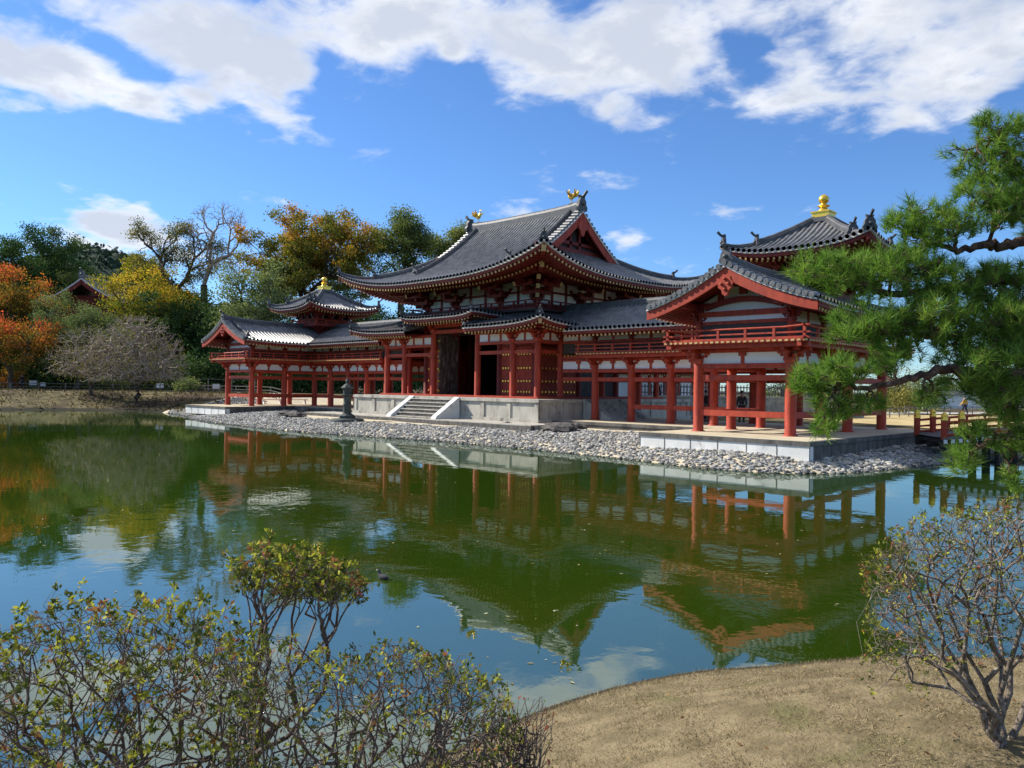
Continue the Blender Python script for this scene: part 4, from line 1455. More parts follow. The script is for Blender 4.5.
# ------------------------------------------------------------------ tail corridor behind the hall
tail = thing('tail_corridor', 'white walled corridor with bell shaped windows seen behind the nearer wing', 'temple corridor', (0, 13, .6))
b = MB()
b.box(-2.7, 2.7, 7.62, 25, .4, 1.62)
b.build('stone_base', STONE, tail)
ty = [6.1 + 2.1 * k for k in range(9)]
for sx in (-1, 1):
    for y in ty:
        b = MB()
        b.box(sx * 2 - .14, sx * 2 + .14, y - .14, y + .14, 1.62, 4.3)
        b.build('post', RED, tail)
    for y0, y1 in zip(ty[:-1], ty[1:]):
        for za, zb in ((1.62, 1.86), (3.9, 4.1)):
            b = MB()
            boards(b, (sx * 2, y0), (sx * 2, y1), za, zb, .2)
            b.build('beam', RED, tail)
        b = MB()
        boards(b, (sx * 2, y0), (sx * 2, y1), 1.86, 3.9, .06)
        b.build('plaster_panel', WHITE, tail)
yw = [(ty[k] + ty[k + 1]) / 2 for k in range(8)]
def bell_window(y):
    b = MB()
    out = [(-.52, 0), (.52, 0), (.48, .5), (.40, .95), (.30, 1.12), (.12, 1.22), (0, 1.42), (-.12, 1.22), (-.30, 1.12), (-.40, .95), (-.48, .5)]
    k = len(out)
    b.add([(2.03, y + a, 2.02 + c) for a, c in out] + [(2.09, y + a, 2.02 + c) for a, c in out],
          [tuple(range(2 * k - 1, k - 1, -1)), tuple(range(k, 2 * k)), ] + [(i, i + k, (i + 1) % k + k, (i + 1) % k) for i in range(k)])
    b.build('bell_window', REDD, tail)
def lattice_door(y):
    b = MB()
    b.box(2.03, 2.06, y - .85, y + .85, 1.87, 3.6, 1)
    for q in np.linspace(-.82, .82, 9):
        b.box(2.06, 2.10, y + q - .035, y + q + .035, 1.88, 3.6)
    for q in np.linspace(1.95, 3.55, 7):
        b.box(2.061, 2.085, y - .85, y + .85, q - .03, q + .03)
    b.build('lattice_door', [RED, DARK], tail)
for k, y in enumerate(yw):
    if k in (3, 6): bell_window(y)
    elif k == 4: lattice_door(y)
def ZTL(x, y):
    dd = 3.3 - np.abs(np.asarray(x, float))
    return 4.2 + .32 * dd + .04 * dd * dd
tl, tr, rd, rf = MB(), MB(), MB(), MB()
for sx in (-1, 1):
    slope(tl, (sx * 3.3, 7.0), (0, 1), (-sx, 0), 16.5, lambda s: 0.0, lambda s: 3.3, ZTL, nv=6)
    eave(tr, rd, rf, (sx * 3.3, 7.0), (0, 1), (-sx, 0), 16.5, ZTL, 1.3, (0, 0), .25, .3, False)
ridge(tl, [(0, y, 5.65) for y in np.linspace(7, 23.5, 4)], .3, .35)
rr = tl.build('tiled_roof', TILE, tail)
tr.build('eave_board', TRIM, rr)
rd.build('eave_soffit', REDD, rr)
rf.build('rafters', [REDD, TIP], rr)

# ------------------------------------------------------------------ trees and plants
def grow(base, tips, r_tip, expo=.5, lead=.45, jit=.08, rmax=9.0, drop=0.0):
    """branching skeleton from base to every tip; returns twig segments"""
    tips = np.asarray(tips, float)
    out = []
    stack = [(np.asarray(base, float), np.arange(len(tips)), min(rmax, r_tip * len(tips) ** expo))]
    while stack:
        p, ix, r = stack.pop()
        if len(ix) == 1:
            e = tips[ix[0]]
            L = np.linalg.norm(e - p)
            m_ = (p + e) / 2 + rng.normal(size=3) * L * jit - np.array([0, 0, drop * L])
            out.append((p, m_, r, (r + r_tip) / 2))
            out.append((m_, e, (r + r_tip) / 2, r_tip * .6))
            continue
        T = tips[ix]
        c = T - T.mean(0)
        w = np.linalg.svd(c, full_matrices=False)[2][0] + rng.normal(size=3) * .25
        pr = c @ w
        cut = np.quantile(pr, rng.uniform(.32, .68))
        for g in (ix[pr <= cut], ix[pr > cut]):
            if not len(g):
                continue
            if len(g) == len(ix):
                g = g[:max(1, len(g) // 2)]
            cc = tips[g].mean(0)
            L = np.linalg.norm(cc - p)
            ch = p + (cc - p) * lead + rng.normal(size=3) * L * jit - np.array([0, 0, drop * L])
            rr = min(rmax, r_tip * len(g) ** expo)
            if len(g) == 1:
                stack.append((p, g, rr))
                continue
            m_ = (p + ch) / 2 + rng.normal(size=3) * L * jit * .4
            out.append((p, m_, min(r, rr * 1.25), rr * 1.05))
            out.append((m_, ch, rr * 1.05, rr))
            stack.append((ch, g, rr))
    a = np.array([o[0] for o in out]), np.array([o[1] for o in out]), np.array([o[2] for o in out]), np.array([o[3] for o in out])
    return a

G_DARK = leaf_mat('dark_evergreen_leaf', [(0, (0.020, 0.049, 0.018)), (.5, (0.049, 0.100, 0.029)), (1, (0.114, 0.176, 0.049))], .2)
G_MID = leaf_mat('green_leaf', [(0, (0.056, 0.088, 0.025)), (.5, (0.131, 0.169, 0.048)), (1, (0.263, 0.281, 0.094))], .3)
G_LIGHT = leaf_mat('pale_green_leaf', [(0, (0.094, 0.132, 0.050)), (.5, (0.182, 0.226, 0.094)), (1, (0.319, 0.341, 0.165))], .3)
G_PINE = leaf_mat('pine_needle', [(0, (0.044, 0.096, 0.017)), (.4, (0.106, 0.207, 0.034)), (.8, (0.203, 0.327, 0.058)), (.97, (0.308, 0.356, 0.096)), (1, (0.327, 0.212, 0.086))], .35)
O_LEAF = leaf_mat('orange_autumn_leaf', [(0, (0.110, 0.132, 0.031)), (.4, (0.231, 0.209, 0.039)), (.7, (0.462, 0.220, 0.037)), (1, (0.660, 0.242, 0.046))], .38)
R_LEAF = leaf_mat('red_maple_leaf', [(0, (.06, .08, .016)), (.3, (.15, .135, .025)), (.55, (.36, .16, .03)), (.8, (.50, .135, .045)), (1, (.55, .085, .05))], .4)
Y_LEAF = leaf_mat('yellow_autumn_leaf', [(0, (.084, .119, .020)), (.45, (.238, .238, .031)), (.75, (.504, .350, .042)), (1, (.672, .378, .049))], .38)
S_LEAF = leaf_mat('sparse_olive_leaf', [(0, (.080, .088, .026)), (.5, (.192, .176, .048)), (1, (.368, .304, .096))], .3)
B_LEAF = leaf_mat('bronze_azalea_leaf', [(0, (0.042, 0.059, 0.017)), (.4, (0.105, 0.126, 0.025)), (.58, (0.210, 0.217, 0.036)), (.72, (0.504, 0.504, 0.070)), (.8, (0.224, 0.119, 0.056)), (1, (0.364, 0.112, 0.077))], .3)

def crown_tips(c, rad, n, low=-.55, shell=2.4, lump=.22):
    q = rng.normal(size=(n * 3, 3))
    q /= np.linalg.norm(q, axis=1)[:, None]
    q = q[q[:, 2] > low][:n]
    ph = rng.uniform(0, 6, 3)
    l = 1 + lump * (np.sin(q[:, 0] * 4.3 + ph[0]) * np.cos(q[:, 1] * 3.9 + ph[1]) + .6 * np.sin(q[:, 2] * 6 + q[:, 0] * 5 + ph[2]))
    r = rng.random(len(q)) ** (1 / shell)
    return np.asarray(c) + q * (r * l)[:, None] * np.asarray(rad)

def tree(name, label, cat, px, depth, top_py, width, height, mat, group=None, ntips=130, leaves=60, size=.38, clump=None, trunk_r=.35,
         low=-.55, bark=None, tintf=None, base_z=None, shell=2.4, aspect=.62, lump=.22, blobs=None, fork=.45):
    p = spot(px, depth)
    z0 = float(gz(p[0], p[1])) if base_z is None else base_z
    ztop = at(px, top_py, depth)[2]
    root = thing(name, label, cat, (p[0], p[1], z0), group)
    rad = np.array([width / 2, width / 2, height / 2])
    c = np.array([p[0], p[1], ztop - height / 2])
    if blobs:
        tips = np.concatenate([crown_tips(c + RT * bx * width / 2 + FW * by * width / 2 * [1, 1, 0] + np.array([0, 0, bz * height / 2]), rad * br, max(8, int(ntips * wgt)), low, shell, lump)
                               for bx, by, bz, br, wgt in blobs])
    else:
        tips = crown_tips(c, rad, ntips, low, shell, lump)
    clump = clump or .24 * width ** .75
    fz = z0 + (max(ztop - height, z0 + .3) - z0) * .9 + height * .05
    fork_p = np.array([p[0], p[1], fz]) + rng.normal(size=3) * [.3, .3, 0]
    sg = grow(fork_p, tips, .035, fork, .42, .06, trunk_r * .8)
    b = MB()
    b.segs(*sg, n=5)
    k = np.linspace(0, 1, 6)
    tr = np.array([p[0], p[1], z0 - .3]) + (fork_p - np.array([p[0], p[1], z0 - .3])) * k[:, None] + rng.normal(size=(6, 3)) * [.08, .08, 0] * np.sin(k * math.pi)[:, None]
    b.tube(tr, trunk_r * (1.5 - .62 * k ** .4), 9)
    b.build('trunk', bark or BARK, root)
    leaves, size = int(leaves * 1.7), size * .76
    n = len(tips)
    m_ = np.repeat(np.arange(n), leaves)
    off = rng.normal(size=(n * leaves, 3)) * clump * np.array([.55, .55, .38])
    pos = tips[m_] + off
    base_t = rng.random(n) * .55 + .15
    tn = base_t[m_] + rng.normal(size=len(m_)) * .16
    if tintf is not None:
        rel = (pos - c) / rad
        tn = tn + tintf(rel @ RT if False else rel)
    b = MB()
    b.leaves(pos, size * rng.uniform(.7, 1.25, len(pos)), aspect, .35, 0, np.clip(tn, .01, 1))
    b.build('crown', mat, root)
    return root

GA = 'autumn trees beyond the pond'
GE = 'evergreen trees behind the hall'
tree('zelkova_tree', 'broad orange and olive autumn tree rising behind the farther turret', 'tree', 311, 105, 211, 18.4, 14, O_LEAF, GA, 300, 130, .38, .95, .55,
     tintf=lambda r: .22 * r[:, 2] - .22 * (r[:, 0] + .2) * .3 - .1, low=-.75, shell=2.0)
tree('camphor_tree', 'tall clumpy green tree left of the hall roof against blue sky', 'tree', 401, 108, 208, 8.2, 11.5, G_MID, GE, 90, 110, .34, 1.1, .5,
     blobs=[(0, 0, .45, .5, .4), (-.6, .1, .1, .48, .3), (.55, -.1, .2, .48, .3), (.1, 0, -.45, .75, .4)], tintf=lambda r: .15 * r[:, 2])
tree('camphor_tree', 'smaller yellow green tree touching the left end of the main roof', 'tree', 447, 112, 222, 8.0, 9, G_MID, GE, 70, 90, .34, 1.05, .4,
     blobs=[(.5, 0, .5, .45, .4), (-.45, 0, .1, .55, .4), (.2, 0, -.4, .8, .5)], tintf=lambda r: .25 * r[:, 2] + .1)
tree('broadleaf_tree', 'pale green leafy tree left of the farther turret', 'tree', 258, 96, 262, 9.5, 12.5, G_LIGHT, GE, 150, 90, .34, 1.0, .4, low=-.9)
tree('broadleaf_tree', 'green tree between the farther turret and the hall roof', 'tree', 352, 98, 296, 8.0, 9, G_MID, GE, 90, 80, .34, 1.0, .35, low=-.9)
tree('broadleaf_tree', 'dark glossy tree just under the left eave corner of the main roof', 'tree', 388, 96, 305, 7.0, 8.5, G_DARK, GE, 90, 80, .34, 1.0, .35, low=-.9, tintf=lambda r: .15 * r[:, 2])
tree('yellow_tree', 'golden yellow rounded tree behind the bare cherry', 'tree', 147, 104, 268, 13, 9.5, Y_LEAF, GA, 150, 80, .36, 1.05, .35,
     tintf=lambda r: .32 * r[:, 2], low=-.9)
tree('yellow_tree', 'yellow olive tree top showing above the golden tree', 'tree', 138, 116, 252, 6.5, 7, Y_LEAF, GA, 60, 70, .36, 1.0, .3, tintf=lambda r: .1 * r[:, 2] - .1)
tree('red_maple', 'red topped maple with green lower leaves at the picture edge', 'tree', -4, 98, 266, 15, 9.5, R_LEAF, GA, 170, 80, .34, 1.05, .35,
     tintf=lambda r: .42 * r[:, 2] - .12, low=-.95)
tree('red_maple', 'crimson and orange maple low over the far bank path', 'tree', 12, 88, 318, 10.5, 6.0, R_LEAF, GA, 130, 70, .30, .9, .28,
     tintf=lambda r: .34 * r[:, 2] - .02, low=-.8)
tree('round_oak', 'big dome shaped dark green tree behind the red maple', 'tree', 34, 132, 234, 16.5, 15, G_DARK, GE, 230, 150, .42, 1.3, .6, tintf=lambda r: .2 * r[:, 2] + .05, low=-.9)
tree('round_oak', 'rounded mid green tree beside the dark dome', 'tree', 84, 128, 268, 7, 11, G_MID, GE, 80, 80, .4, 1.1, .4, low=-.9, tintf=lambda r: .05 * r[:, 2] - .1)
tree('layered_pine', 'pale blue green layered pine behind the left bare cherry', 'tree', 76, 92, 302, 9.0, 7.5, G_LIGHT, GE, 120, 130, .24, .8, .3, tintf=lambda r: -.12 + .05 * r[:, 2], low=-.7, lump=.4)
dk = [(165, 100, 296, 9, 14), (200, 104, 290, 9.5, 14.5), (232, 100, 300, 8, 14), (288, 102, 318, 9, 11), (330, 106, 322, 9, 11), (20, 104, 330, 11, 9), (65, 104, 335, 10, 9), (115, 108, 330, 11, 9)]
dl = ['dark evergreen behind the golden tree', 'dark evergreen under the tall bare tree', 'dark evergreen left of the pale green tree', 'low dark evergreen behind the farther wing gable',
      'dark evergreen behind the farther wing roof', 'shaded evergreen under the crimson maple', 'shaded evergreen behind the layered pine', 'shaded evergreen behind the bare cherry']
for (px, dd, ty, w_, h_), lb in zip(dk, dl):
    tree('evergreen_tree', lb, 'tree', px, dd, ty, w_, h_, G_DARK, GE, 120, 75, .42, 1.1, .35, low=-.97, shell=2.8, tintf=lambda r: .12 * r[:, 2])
rt_ = [(890, 118, 372, 11, 7, S_LEAF, 'thin olive tree behind the nearer wing and the pine'), (948, 124, 366, 12, 7.5, G_MID, 'green tree beyond the road behind the pine branches'),
       (1010, 116, 368, 12, 7, G_LIGHT, 'pale tree above the white wall behind the pine'), (1075, 112, 362, 13, 8, G_MID, 'green tree beyond the bridge at the picture edge'),
       (790, 112, 380, 12, 5.5, G_DARK, 'dark tree behind the picket fence and nearer wing')]
for px, dd, ty, w_, h_, mt_, lb in rt_:
    tree('roadside_tree', lb, 'tree', px, dd, ty, w_, h_, mt_, 'trees beyond the north bank', 80, 50, .34, 1.0, .25, low=-.8)

def bare_tree(name, label, px, depth, base_py, region, ntips, r_tip, trunk_r, trunk_top, mat, leaf=None, lead=.4, depth_spread=3.0, expo=.46, group=None):
    """leafless tree: region gives the tips as (px, py) spread and depth"""
    p = hit(px, base_py, 1.0) if depth is None else spot(px, depth)
    p[2] = float(gz(p[0], p[1]))
    depth = float((p - CAM) @ FW)
    root = thing(name, label, 'tree', p, group)
    tips = np.array([at(x, y, depth + dd) for x, y, dd in region(ntips, depth_spread)])
    tt = at(trunk_top[0], trunk_top[1], depth)
    b = MB()
    k = np.linspace(0, 1, 7)
    tr = p - [0, 0, .3] + (tt - p + [0, 0, .3]) * k[:, None] + rng.normal(size=(7, 3)) * .12 * np.sin(k * math.pi)[:, None]
    b.tube(tr, trunk_r * (1.5 - .6 * k ** .4), 9, 1)
    b.segs(*grow(tt, tips, r_tip, expo, lead, .09, trunk_r * .75), n=4)
    b.build('trunk', [mat, BARK], root)
    if leaf:
        n, sz, cl, lm, sel = leaf
        T = tips[sel(tips)] if sel else tips
        m_ = np.repeat(np.arange(len(T)), n)
        b = MB()
        b.leaves(T[m_] + rng.normal(size=(len(m_), 3)) * cl, sz * rng.uniform(.6, 1.3, len(m_)), .6, .2, 0, np.clip(rng.random(len(T))[m_] * .6 + rng.random(len(m_)) * .4, .01, 1))
        b.build('crown', lm, root)
    return root

def dome(cx, cy, rx, ry, low=.15):
    def f(n, ds):
        o = []
        while len(o) < n:
            q = rng.normal(size=3)
            q /= np.linalg.norm(q)
            r = rng.random() ** .45
            x, y, z = q * r
            if y < -low:      # below the skirt of the dome
                continue
            o.append((cx + x * rx * (1 + .08 * math.sin(5 * q[2] + cx)), cy - y * ry, z * ds))
        return o
    return f
bare_tree('cherry_tree', 'leafless brown cherry with dense twigs on the far bank', 138, 76, 400, dome(134, 374, 54, 62, .14), 4200, .013, .22, (136, 384), TWIG, leaf=(3, .14, .25, S_LEAF, lambda t: rng.random(len(t)) < .35), depth_spread=3.6, group='bare cherry trees on the far bank')
bare_tree('cherry_tree', 'smaller leafless cherry left of the dense one on the far bank', 92, 79, 396, dome(84, 370, 42, 48, .16), 1000, .013, .18, (90, 380), TWIG, leaf=(4, .14, .3, S_LEAF, lambda t: rng.random(len(t)) < .5), depth_spread=3.4, group='bare cherry trees on the far bank')
def reg_bare(n, ds):
    o = []
    while len(o) < n:
        x, y = rng.uniform(186, 256), rng.uniform(199, 275)
        t = ((x - 218) / 37) ** 2 + ((y - 240) / 42) ** 2
        if t < 1 and rng.random() < t + .25:
            o.append((x, y, rng.normal() * ds))
    return o
bare_tree('hackberry_tree', 'tall leafless tree with upswept branches against the sky', 206, 108, 385, reg_bare, 420, .022, .5, (204, 285), TWIG, leaf=(6, .26, .45, S_LEAF, lambda t: t[:, 2] < 21), depth_spread=2.6, group=GA)
MIST = [(138, 228, 6), (136, 234, 5), (145, 234, 5), (155, 240, 6), (163, 252, 8), (172, 235, 9), (180, 228, 7), (187, 231, 8), (170, 262, 8), (178, 250, 9), (186, 262, 7), (192, 246, 7), (200, 275, 7), (213, 268, 6),
        (222, 248, 8), (212, 242, 6), (160, 275, 9), (150, 268, 8), (190, 280, 8), (140, 262, 8)]
def reg_m(n, ds):
    o = []
    for cx, cy, r in MIST:
        for _ in range(int(n * r / 150)):
            q = rng.normal(size=3)
            q *= rng.random() ** .4 / np.linalg.norm(q)
            o.append((cx + q[0] * r, cy + q[1] * r, q[2] * r * .14))
    return o
bare_tree('hackberry_tree', 'ragged tree hung with round mistletoe clumps beside the tall bare one', 174, 109, 385, reg_m, 330, .03, .55, (175, 292), BARK, leaf=(34, .24, .42, S_LEAF, None), depth_spread=2, group=GA)

# understory: hedges and small shrubs
def shrub(label, px, depth, w_, h_, mat, n=40, leaves=50, size=.18, z=None, name='round_shrub', group=None):
    p = spot(px, depth)
    p[2] = float(gz(p[0], p[1])) if z is None else z
    root = thing(name, label, 'shrub', p, group)
    tips = crown_tips(p + [0, 0, h_ * .45], np.array([w_ / 2, w_ / 2, h_ * .55]), n, -.75, 2.6, .12)
    b = MB()
    b.segs(*grow(p + [0, 0, -.05], tips, .012, .5, .4, .06, .1), n=4)
    b.build('stem', BARK, root)
    m_ = np.repeat(np.arange(n), leaves)[:len(tips) * leaves]
    m_ = m_[m_ < len(tips)]
    b = MB()
    b.leaves(tips[m_] + rng.normal(size=(len(m_), 3)) * np.array([1, 1, .7]) * .16 * w_ ** .7, size * rng.uniform(.7, 1.3, len(m_)), .6, .4, 0, np.clip(rng.random(len(tips))[m_] * .6 + rng.random(len(m_)) * .4, .01, 1))
    b.build('foliage', mat, root)
    return root
shrub('bright green rounded shrub at the end of the far bank', 188, 84, 2.3, 1.5, G_LIGHT)
shrub('greyish clipped shrub between the two bare cherries', 115, 93, 2.6, 1.7, G_LIGHT)
shrub('low dark shrub at the foot of the smaller cherry', 97, 89, 2.0, 1.6, G_MID)
shrub('dark red leaved shrub beside the far bank path', 12, 96, 3.4, 2.4, R_LEAF, 50, 40)
hl = [(5, 101, 9, 4.0), (55, 101, 9, 3.4), (100, 101, 9, 3.2), (150, 97, 8, 3.2), (190, 92, 8, 4.4), (168, 104, 9, 5.5), (225, 96, 8, 4), (262, 94, 8, 3.6), (300, 94, 8, 3.6), (340, 94, 8, 3.6), (378, 95, 8, 3.6), (415, 97, 8, 3.6)]
hn = ['dark shrub mound under the crimson maple', 'dark shrub mound behind the path left of the cherries', 'dark shrub mound behind the smaller cherry', 'dark shrub mound right of the dense cherry', 'sloping green mound left of the farther wing gable',
      'tall shaded shrub mound behind the dense cherry', 'shaded shrub seen past the farther wing gable', 'shaded shrub seen through the farther wing end bay', 'shaded shrub seen through the farther wing middle', 'shaded shrub behind the farther wing corridor',
      'shaded shrub seen through the left aisle of the hall', 'shaded shrub behind the hall left bays']
for (px, dd, w_, h_), lb in zip(hl, hn):
    shrub(lb, px, dd, w_, h_, G_DARK, 90, 45, .3, name='shrub_mound', group='shrub mounds behind the far bank')
for px, dd, w_, h_, mt_, lb in [(905, 72, 3.2, 2.2, S_LEAF, 'thin pale shrub by the low fence behind the pine'), (925, 78, 4, 2.8, G_LIGHT, 'pale shrub left of the walker in yellow'), (1000, 80, 5, 2.2, G_LIGHT, 'pale shrub right of the walker in yellow'), (775, 66, 5, 2.0, G_MID, 'green shrub behind the picket fence')]:
    shrub(lb, px, dd, w_, h_, mt_, 50, 40, .2, name='roadside_shrub', group='shrubs by the road')

# wooded hill far beyond the left bank
HILLM = pmat('wooded_hill', (.014, .034, .022), (.03, .052, .034), .055, .95, .0, None, .05, detail=9)
b = MB()
nu, nv = 150, 40
hv = []
for i in range(nu):
    a = -520 + 1150 * i / (nu - 1)
    for j in range(nv):
        t = j / (nv - 1)
        dd = 430 + 330 * t
        px_u = a / 600
        h = (58 * math.exp(-((a + 248) / 60) ** 2) + 66 * math.exp(-((a + 340) / 90) ** 2) + 40 * math.exp(-((a + 130) / 130) ** 2)) * (math.sin(math.pi * min(1, t * 1.02)) ** .8)
        h += 2.2 * (wob(a, dd, .16) + .8 * wob(a, dd, .41, 1.0)) * min(1, h / 10)
        q = CAM + FW * [1, 1, 0] * dd + RT * a * dd / 480
        hv.append((q[0], q[1], h + .9))
ii, jj = np.meshgrid(np.arange(nu - 1), np.arange(nv - 1), indexing='ij')
b.add(hv, np.stack([ii * nv + jj, (ii + 1) * nv + jj, (ii + 1) * nv + jj + 1, ii * nv + jj + 1], -1).reshape(-1, 4), 0, True)
hv = np.array(hv)
sel = hv[hv[:, 2] > 6]
sel = sel[rng.integers(0, len(sel), 42000)]
pos = sel + rng.normal(size=sel.shape) * [4, 4, 1.0]
b.leaves(pos, rng.uniform(2.0, 4.5, len(pos)), .8, .5, 1)
tag(b.build('hill', [HILLM, leaf_mat('hill_tree_leaf', [(0, (.014, .034, .024)), (.6, (.03, .054, .034)), (1, (.055, .085, .05))], .1)]), kind='structure')

# the pine leaning in from the right
pine_p = spot(1270, 6.9)
pine_p[2] = float(gz(pine_p[0], pine_p[1]))
pine = thing('pine_tree', 'large green pine with long needled branches reaching in over the water', 'tree', pine_p)
BR = {'A': [(1230, 250, 6.9), (1110, 232, 7.1), (1040, 236, 7.2), (1004, 246, 7.2), (985, 244, 7.15), (962, 251, 7.1), (940, 245, 7.1), (912, 236, 7.1)],
      'F': [(1240, 190, 6.9), (1120, 178, 7.2), (1050, 165, 7.4), (1012, 150, 7.5), (985, 136, 7.5)],
      'D': [(1240, 300, 6.9), (1120, 285, 7.0), (1050, 278, 7.0), (985, 280, 7.0), (940, 290, 7.0), (890, 296, 6.9), (850, 283, 6.9), (815, 270, 6.9)],
      'B': [(1250, 360, 6.8), (1130, 335, 6.8), (1050, 330, 6.7), (1000, 322, 6.7), (962, 334, 6.6), (915, 336, 6.6), (870, 330, 6.5)],
      'C': [(1255, 420, 6.7), (1140, 398, 6.6), (1060, 380, 6.5), (1015, 375, 6.4), (975, 373, 6.4), (948, 369, 6.4), (925, 373, 6.3), (893, 382, 6.3), (862, 387, 6.3), (835, 384, 6.2)],
      'E': [(1260, 470, 6.8), (1150, 445, 6.7), (1070, 430, 6.6), (1020, 428, 6.6), (992, 440, 6.5), (975, 452, 6.5)]}
PADS = [('F', 1000, 130, 34, 20), ('F', 972, 158, 30, 14), ('F', 1010, 168, 34, 20), ('F', 1050, 140, 40, 30), ('A', 995, 200, 42, 20), ('A', 1035, 205, 40, 24), ('A', 925, 214, 40, 16), ('A', 905, 226, 24, 9), ('A', 955, 222, 30, 14),
        ('D', 835, 262, 44, 12), ('D', 815, 272, 26, 8), ('D', 862, 280, 44, 15), ('D', 905, 268, 40, 16), ('D', 955, 284, 42, 18), ('D', 1005, 288, 40, 22), ('D', 1060, 280, 40, 26),
        ('B', 870, 318, 40, 18), ('B', 898, 330, 34, 20), ('B', 930, 312, 40, 18), ('B', 985, 322, 46, 20), ('B', 960, 350, 34, 14), ('B', 1030, 320, 40, 26), ('B', 845, 330, 20, 12),
        ('C', 820, 374, 32, 13), ('C', 800, 380, 18, 9), ('C', 845, 362, 28, 14), ('C', 838, 400, 26, 12), ('C', 832, 422, 20, 12), ('C', 870, 400, 18, 8), ('C', 990, 362, 36, 18), ('C', 1025, 370, 38, 26), ('C', 930, 394, 18, 10), ('C', 1000, 392, 34, 12),
        ('C', 890, 362, 18, 10), ('E', 972, 428, 18, 9), ('E', 964, 458, 17, 14), ('E', 1014, 478, 15, 10), ('E', 1005, 440, 26, 9), ('E', 1040, 440, 30, 20), ('B', 1070, 350, 40, 40), ('D', 990, 310, 34, 16), ('B', 1010, 345, 34, 22), ('D', 925, 292, 30, 14), ('C', 965, 385, 28, 10), ('B', 905, 350, 22, 10), ('C', 1010, 410, 26, 10), ('F', 1010, 195, 30, 20), ('A', 928, 240, 28, 10), ('D', 890, 256, 30, 12), ('D', 935, 264, 34, 12), ('D', 1000, 270, 30, 10), ('B', 940, 330, 30, 14), ('F', 975, 185, 22, 14)]
b = MB()
k = np.linspace(0, 1, 12)
top = at(1215, -60, 6.9)
tr = pine_p - [0, 0, .3] + (top - pine_p + [0, 0, .3]) * k[:, None] + np.stack([.12 * np.sin(k * 7), .12 * np.cos(k * 5), 0 * k], 1)
b.tube(tr, .26 - .17 * k, 12)
BP = {}
for key, pts in BR.items():
    P = np.array([at(*q) for q in pts])
    # start on the trunk at the same height
    P = np.concatenate([[tr[np.argmin(np.abs(tr[:, 2] - P[0][2]))]], P])
    t = np.linspace(0, len(P) - 1, 50)
    S_ = np.stack([np.interp(t, np.arange(len(P)), P[:, i]) for i in range(3)], 1)
    ker = np.array([1, 2, 3, 2, 1]) / 9
    S2 = np.stack([np.convolve(np.pad(S_[:, i], 2, 'edge'), ker, 'valid') for i in range(3)], 1)
    S2 += rng.normal(size=S2.shape) * .012
    b.tube(S2, np.linspace(.075, .014, 50), 8)
    BP[key] = S2
T_all, D_all = [], []
for key, cx, cy, rx, ry in PADS:
    n = int(rx * ry * math.pi / 40) + 4
    ref = BP[key]
    dep0 = float((ref[np.argmin(np.linalg.norm(ref - at(cx, cy, 6.8), axis=1))] - CAM) @ FW)
    tips = []
    for _ in range(n):
        q = rng.normal(size=3)
        q *= rng.random() ** .45 / np.linalg.norm(q)
        tips.append(at(cx + q[0] * rx * 1.08, cy + q[1] * ry * 1.3, dep0 + q[2] * .42))
    tips = np.array(tips)
    cen = tips.mean(0)
    root_p = ref[np.argmin(np.linalg.norm(ref - cen + [0, 0, .12], axis=1) + .0 * np.arange(len(ref)))]
    sg = grow(root_p, tips, .0036, .42, .4, .10, .03)
    b.segs(*sg, n=4)
    dr = tips - root_p
    dr /= np.linalg.norm(dr, axis=1)[:, None] + 1e-9
    dr = dr * .55 + np.array([0, 0, .75]) + rng.normal(size=dr.shape) * .28
    dr /= np.linalg.norm(dr, axis=1)[:, None]
    T_all.append(tips)
    D_all.append(dr)
b.build('trunk', PINEB, pine)
T_, D_ = np.concatenate(T_all), np.concatenate(D_all)
NN = 42
ix = np.repeat(np.arange(len(T_)), NN)
ax = D_[ix]
rn = rng.normal(size=(len(ix), 3))
rn -= ax * np.sum(rn * ax, 1)[:, None]
rn /= np.linalg.norm(rn, axis=1)[:, None]
spread = rng.uniform(.25, 1.25, len(ix))[:, None]
nd = ax * np.cos(spread) + rn * np.sin(spread)
root_n = T_[ix] - ax * rng.uniform(0, .09, (len(ix), 1))
ln = rng.uniform(.085, .15, (len(ix), 1)) * rng.uniform(.8, 1.15, len(T_))[ix][:, None]
sd = np.cross(nd, rng.normal(size=nd.shape))
sd /= np.linalg.norm(sd, axis=1)[:, None]
tipn = root_n + nd * ln - np.array([0, 0, .012])
v = np.stack([root_n - sd * .0030, root_n + sd * .0030, tipn], 1)
b = MB()
b.add(v, np.arange(len(ix) * 3).reshape(-1, 3), 0, False, np.clip(rng.random(len(T_))[ix] * .62 + rng.random(len(ix)) * .36 + .02, .01, 1))
b.build('needles', G_PINE, pine)

